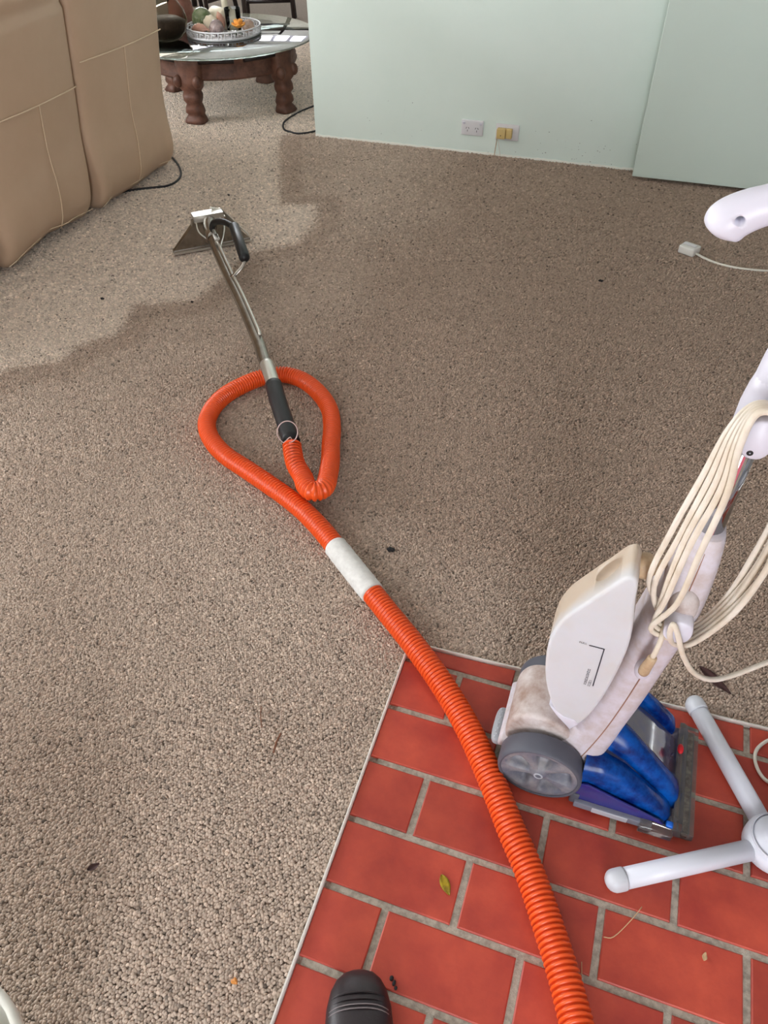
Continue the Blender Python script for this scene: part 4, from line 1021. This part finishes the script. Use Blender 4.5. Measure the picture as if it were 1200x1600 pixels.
mk('indicator_hole', *lathe([(.0005, 0), (.0025, 0), (.003, .001)], 12, (-.806, WALL_Y-.0405, .115), 'y', False), M_SLOT, ad)
for k, (x0, x1) in enumerate(((-.828, -.838), (-.822, -.804))):
    mk('lead', *tube(spline([(x0, WALL_Y-.018, .10), (x0+(x1-x0)*.2, WALL_Y-.014, .07), (x0+(x1-x0)*.6, WALL_Y-.008, .035), (x1, WALL_Y-.005, .001)], 5), .0022, 8), M_PHONE if k else M_TAN, ad)

# ------------------------------------------------------------------ loose cables
thing('black_cable', tube(spline([(-2.50, 3.06, .006), (-2.43, 3.15, .006), (-2.37, 3.20, .006), (-2.33, 3.225, .006), (-2.285, 3.262, .006), (-2.272, 3.33, .006), (-2.30, 3.42, .006), (-2.38, 3.53, .006), (-2.47, 3.62, .006), (-2.55, 3.68, .006)], 6), .0055, 8), M_CABLE, 'thin black cable looping out from under the sofa corner', 'cable')
thing('black_cable', tube(spline([(-1.93, 4.95, .006), (-2.05, 4.85, .006), (-2.10, 4.70, .006), (-2.135, 4.57, .006), (-2.15, 4.44, .006), (-2.14, 4.33, .006), (-2.09, 4.23, .006), (-2.04, 4.20, .006), (-1.97, 4.19, .006), (-1.90, 4.27, .006), (-1.885, 4.40, .006)], 6), .0055, 8), M_CABLE, 'thin black cable curling out beside the table and wall end', 'cable')
ph = root('phone_lead', (.205, 3.284, 0), 'white telephone lead with a square clear plug lying on the dark carpet', 'phone lead')
Mx = Matrix.Translation((.205, 3.29, .018)) @ Matrix.Rotation(radians(-28), 4, 'Z')
mk('modular_plug', *xform(box(-.036, .036, -.03, .03, -.016, .018, .006), Mx), M_CLEARP, ph)
mk('plug_clip', *xform(box(-.03, .026, -.010, .010, .0185, .023, .002), Mx), M_SOCKET, ph)
mk('lead', *tube(spline([(.232, 3.272, .014), (.265, 3.252, .008), (.32, 3.222, .005), (.40, 3.203, .005), (.50, 3.21, .005), (.65, 3.24, .005), (.9, 3.2, .005), (1.1, 3.3, .005)], 6), .0048, 8), M_PHONE, ph)

# ------------------------------------------------------------------ boot
BT = root('work_boot', (-.125, .20, 0), 'dark leather work boot toe on the tiles at the bottom edge', 'shoe')
ba = radians(19.56+2); bd = Vector((-sin(ba), cos(ba), 0)); bn = Vector((cos(ba), sin(ba), 0)); bc = Vector((-.120, .202, 0))
def bring(s, w, zb, zt, sh=0., e=2.5, n=28):
    c = bc + bd*s + bn*sh; out = []
    for k in range(n):
        a = 2*pi*k/n; ca, sa = cos(a), sin(a)
        x = w*math.copysign(abs(ca)**(2/e), ca); zz = (zb+zt)/2 + (zt-zb)/2*math.copysign(abs(sa)**(2/e), sa)
        out.append(c + bn*x + Vector((0, 0, zz)))
    return out
secs = [(-.165, .012, .020, .10), (-.160, .028, .018, .12), (-.14, .036, .018, .135), (-.10, .039, .018, .14), (-.06, .041, .018, .135), (-.02, .046, .018, .115), (.02, .051, .018, .098), (.05, .053, .018, .086), (.08, .051, .018, .074), (.105, .045, .018, .064), (.122, .036, .018, .054), (.133, .024, .019, .044), (.138, .010, .022, .034)]
mk('upper', *loft([bring(*q) for q in secs]), M_BOOT, BT)
mk('shaft', *loft([[bc + bd*(-.10+x) + bn*y + Vector((0, 0, z)) for x, y in superrect(0, 0, r1, r2, 28, 2.4)] for z, r1, r2 in ((.09, .062, .040), (.14, .060, .040), (.18, .056, .042), (.24, .058, .046), (.25, .054, .043))]), M_BOOT, BT)
mk('sole', *loft([[bc + bd*s + bn*(x) + Vector((0, 0, z)) for s, x in pts_] for z, pts_ in [(z, [(.145*sin(t)*k - .013, (.0535 + .006*sin(t))*cos(t)*k) for t in [2*pi*q/40 for q in range(40)]]) for z, k in ((.0015, .97), (.006, 1.0), (.018, 1.02), (.023, .99))]]), M_SOLE, BT)
for k, s_ in enumerate((.098, .088, .080, .074)):
    w = bilerp(s_, [(.05, .053), (.08, .051), (.105, .045), (.122, .036)]); zt = bilerp(s_, [(.05, .086), (.08, .074), (.105, .064), (.122, .054)])
    pts_ = []
    for q in range(15):
        a = pi*(.12 + .76*q/14); ca, sa = cos(a), sin(a)
        pts_.append(bc + bd*(s_ + .010*(sa-1)*1.6) + bn*(w*1.004*math.copysign(abs(ca)**.8, ca)) + Vector((0, 0, (.018+zt)/2 + (zt-.018)/2*abs(sa)**.8 + .0012)))
    mk('stitch_row', *tube(pts_, .0011 if k else .0022, 6), M_BSTITCH if k > 1 else M_BOOT, BT)

# ------------------------------------------------------------------ tub at the left edge
TBX, TBY = -.612, -.052
tu = root('plastic_tub', (TBX, TBY, 0), 'white plastic tub cut off at the bottom left corner', 'tub')
mk('tub_wall', *lathe([(.001, .004), (.118, .004), (.122, .01), (.146, .285), (.143, .285), (.118, .014), (.001, .010)], 40, (TBX, TBY, 0), 'z', False), M_TUB, tu)
mk('tub_rim', *lathe([(.144, .270), (.152, .272), (.154, .296), (.150, .302), (.143, .300), (.142, .286)], 40, (TBX, TBY, 0), 'z', False), M_TUB, tu)

# ------------------------------------------------------------------ small litter
def leaf(name, c, ang, L_, w, m, label, curl=.15, z=.001):
    V = []; Fc = []; n = 12
    for i in range(n+1):
        t = i/n; ww = w*sin(pi*t**.85)**.9 + .0002
        for j in range(5):
            u = (j/4-.5)*2; V.append(((t-.5)*L_, u*ww, z + .0012 + curl*w*abs(u)**2 + .002*sin(t*7)*abs(u)*.5))
    for i in range(n):
        for j in range(4): a = i*5+j; Fc.append((a, a+1, a+6, a+5))
    o = mk(name, *xform((V, Fc), Matrix.Translation((c[0], c[1], 0)) @ Matrix.Rotation(ang, 4, 'Z')), m, None, True, (c[0], c[1], z))
    so = o.modifiers.new('s', 'SOLIDIFY'); so.thickness = .0005; so.offset = 1
    return tag(o, label, 'leaf')
leaf('fallen_leaf', (-.074, .514), radians(-52), .038, .0085, M_YLEAF, 'small yellow leaf lying on a red tile left of the hose')
leaf('dead_leaf', (.368, 1.116), radians(-38), .085, .012, M_BLEAF, 'dark brown dead leaf on the carpet behind the fan foot', .3, .004)
leaf('seed_husk', (-.689, .334), radians(50), .022, .006, M_BLEAF, 'small brown seed husk on the pale carpet', .5, .005)
def twig(pts_, r, m, label): thing('twig', tube(spline(pts_, 4), r, 6), m, label, 'twig')
twig([(-.545, .735, .008), (-.535, .712, .008), (-.522, .690, .008)], .0012, M_TWIG, 'short dark twig on the carpet, upper of the two')
twig([(-.478, .690, .008), (-.478, .668, .009), (-.474, .645, .008)], .0022, M_TWIG, 'short reddish bark sliver on the carpet, lower of the two')
twig([(.205, .520, .002), (.221, .526, .002), (.245, .560, .003), (.262, .590, .003)], .0009, M_STRAW, 'bent pale straw on the red tiles right of the hose')
twig([(.175, .470, .002), (.178, .450, .002)], .0008, M_STRAW, 'tiny pale straw on the red tile beside the hose end')
leaf('petal_scrap', (.369, .545), radians(80), .014, .004, M_STRAW, 'tiny pink petal scrap on the red tiles at the right')
thing('amber_crumb', ellipsoid((-.36, .254, .009), (.006, .005, .005), 12, 8, lambda d: 1 + .2*sin(4*d.x+3*d.y)), M_AMBER, 'small amber crumb on the carpet near the boot', 'crumb')
thing('insect', MB().add(ellipsoid((-.116, .342, .004), (.0035, .005, .003), 10, 6)).add(ellipsoid((-.109, .334, .004), (.003, .005, .0025), 10, 6)).__dict__ and (lambda m: (m.v, m.f))(MB().add(ellipsoid((-.118, .343, .0035), (.0035, .0045, .003), 10, 6)).add(ellipsoid((-.112, .338, .0032), (.003, .005, .0028), 10, 6)).add(ellipsoid((-.107, .332, .003), (.0028, .0035, .0025), 10, 6))), M_SLOT, 'tiny black dead insect on the tile beside the boot', 'insect')
for (x, y, r, l_) in ((-1.924, 2.172, .008, 'black speck of lint on the washed carpet near the sofa'), (-1.578, 2.259, .006, 'small black crumb on the carpet below the wand head'), (-.112, 2.922, .010, 'dark fluff clump on the carpet near the phone plug'), (-1.941, 3.254, .007, 'black speck on the washed carpet right of the sofa corner'), (-.433, 1.263, .011, 'dark tangle of fluff on the carpet beside the taped hose')):
    thing('lint_speck', ellipsoid((x, y, .004), (r, r*.7, .004), 10, 6, lambda d: 1 + .3*sin(7*d.x + 5*d.y)), M_SLOT, l_, 'lint')
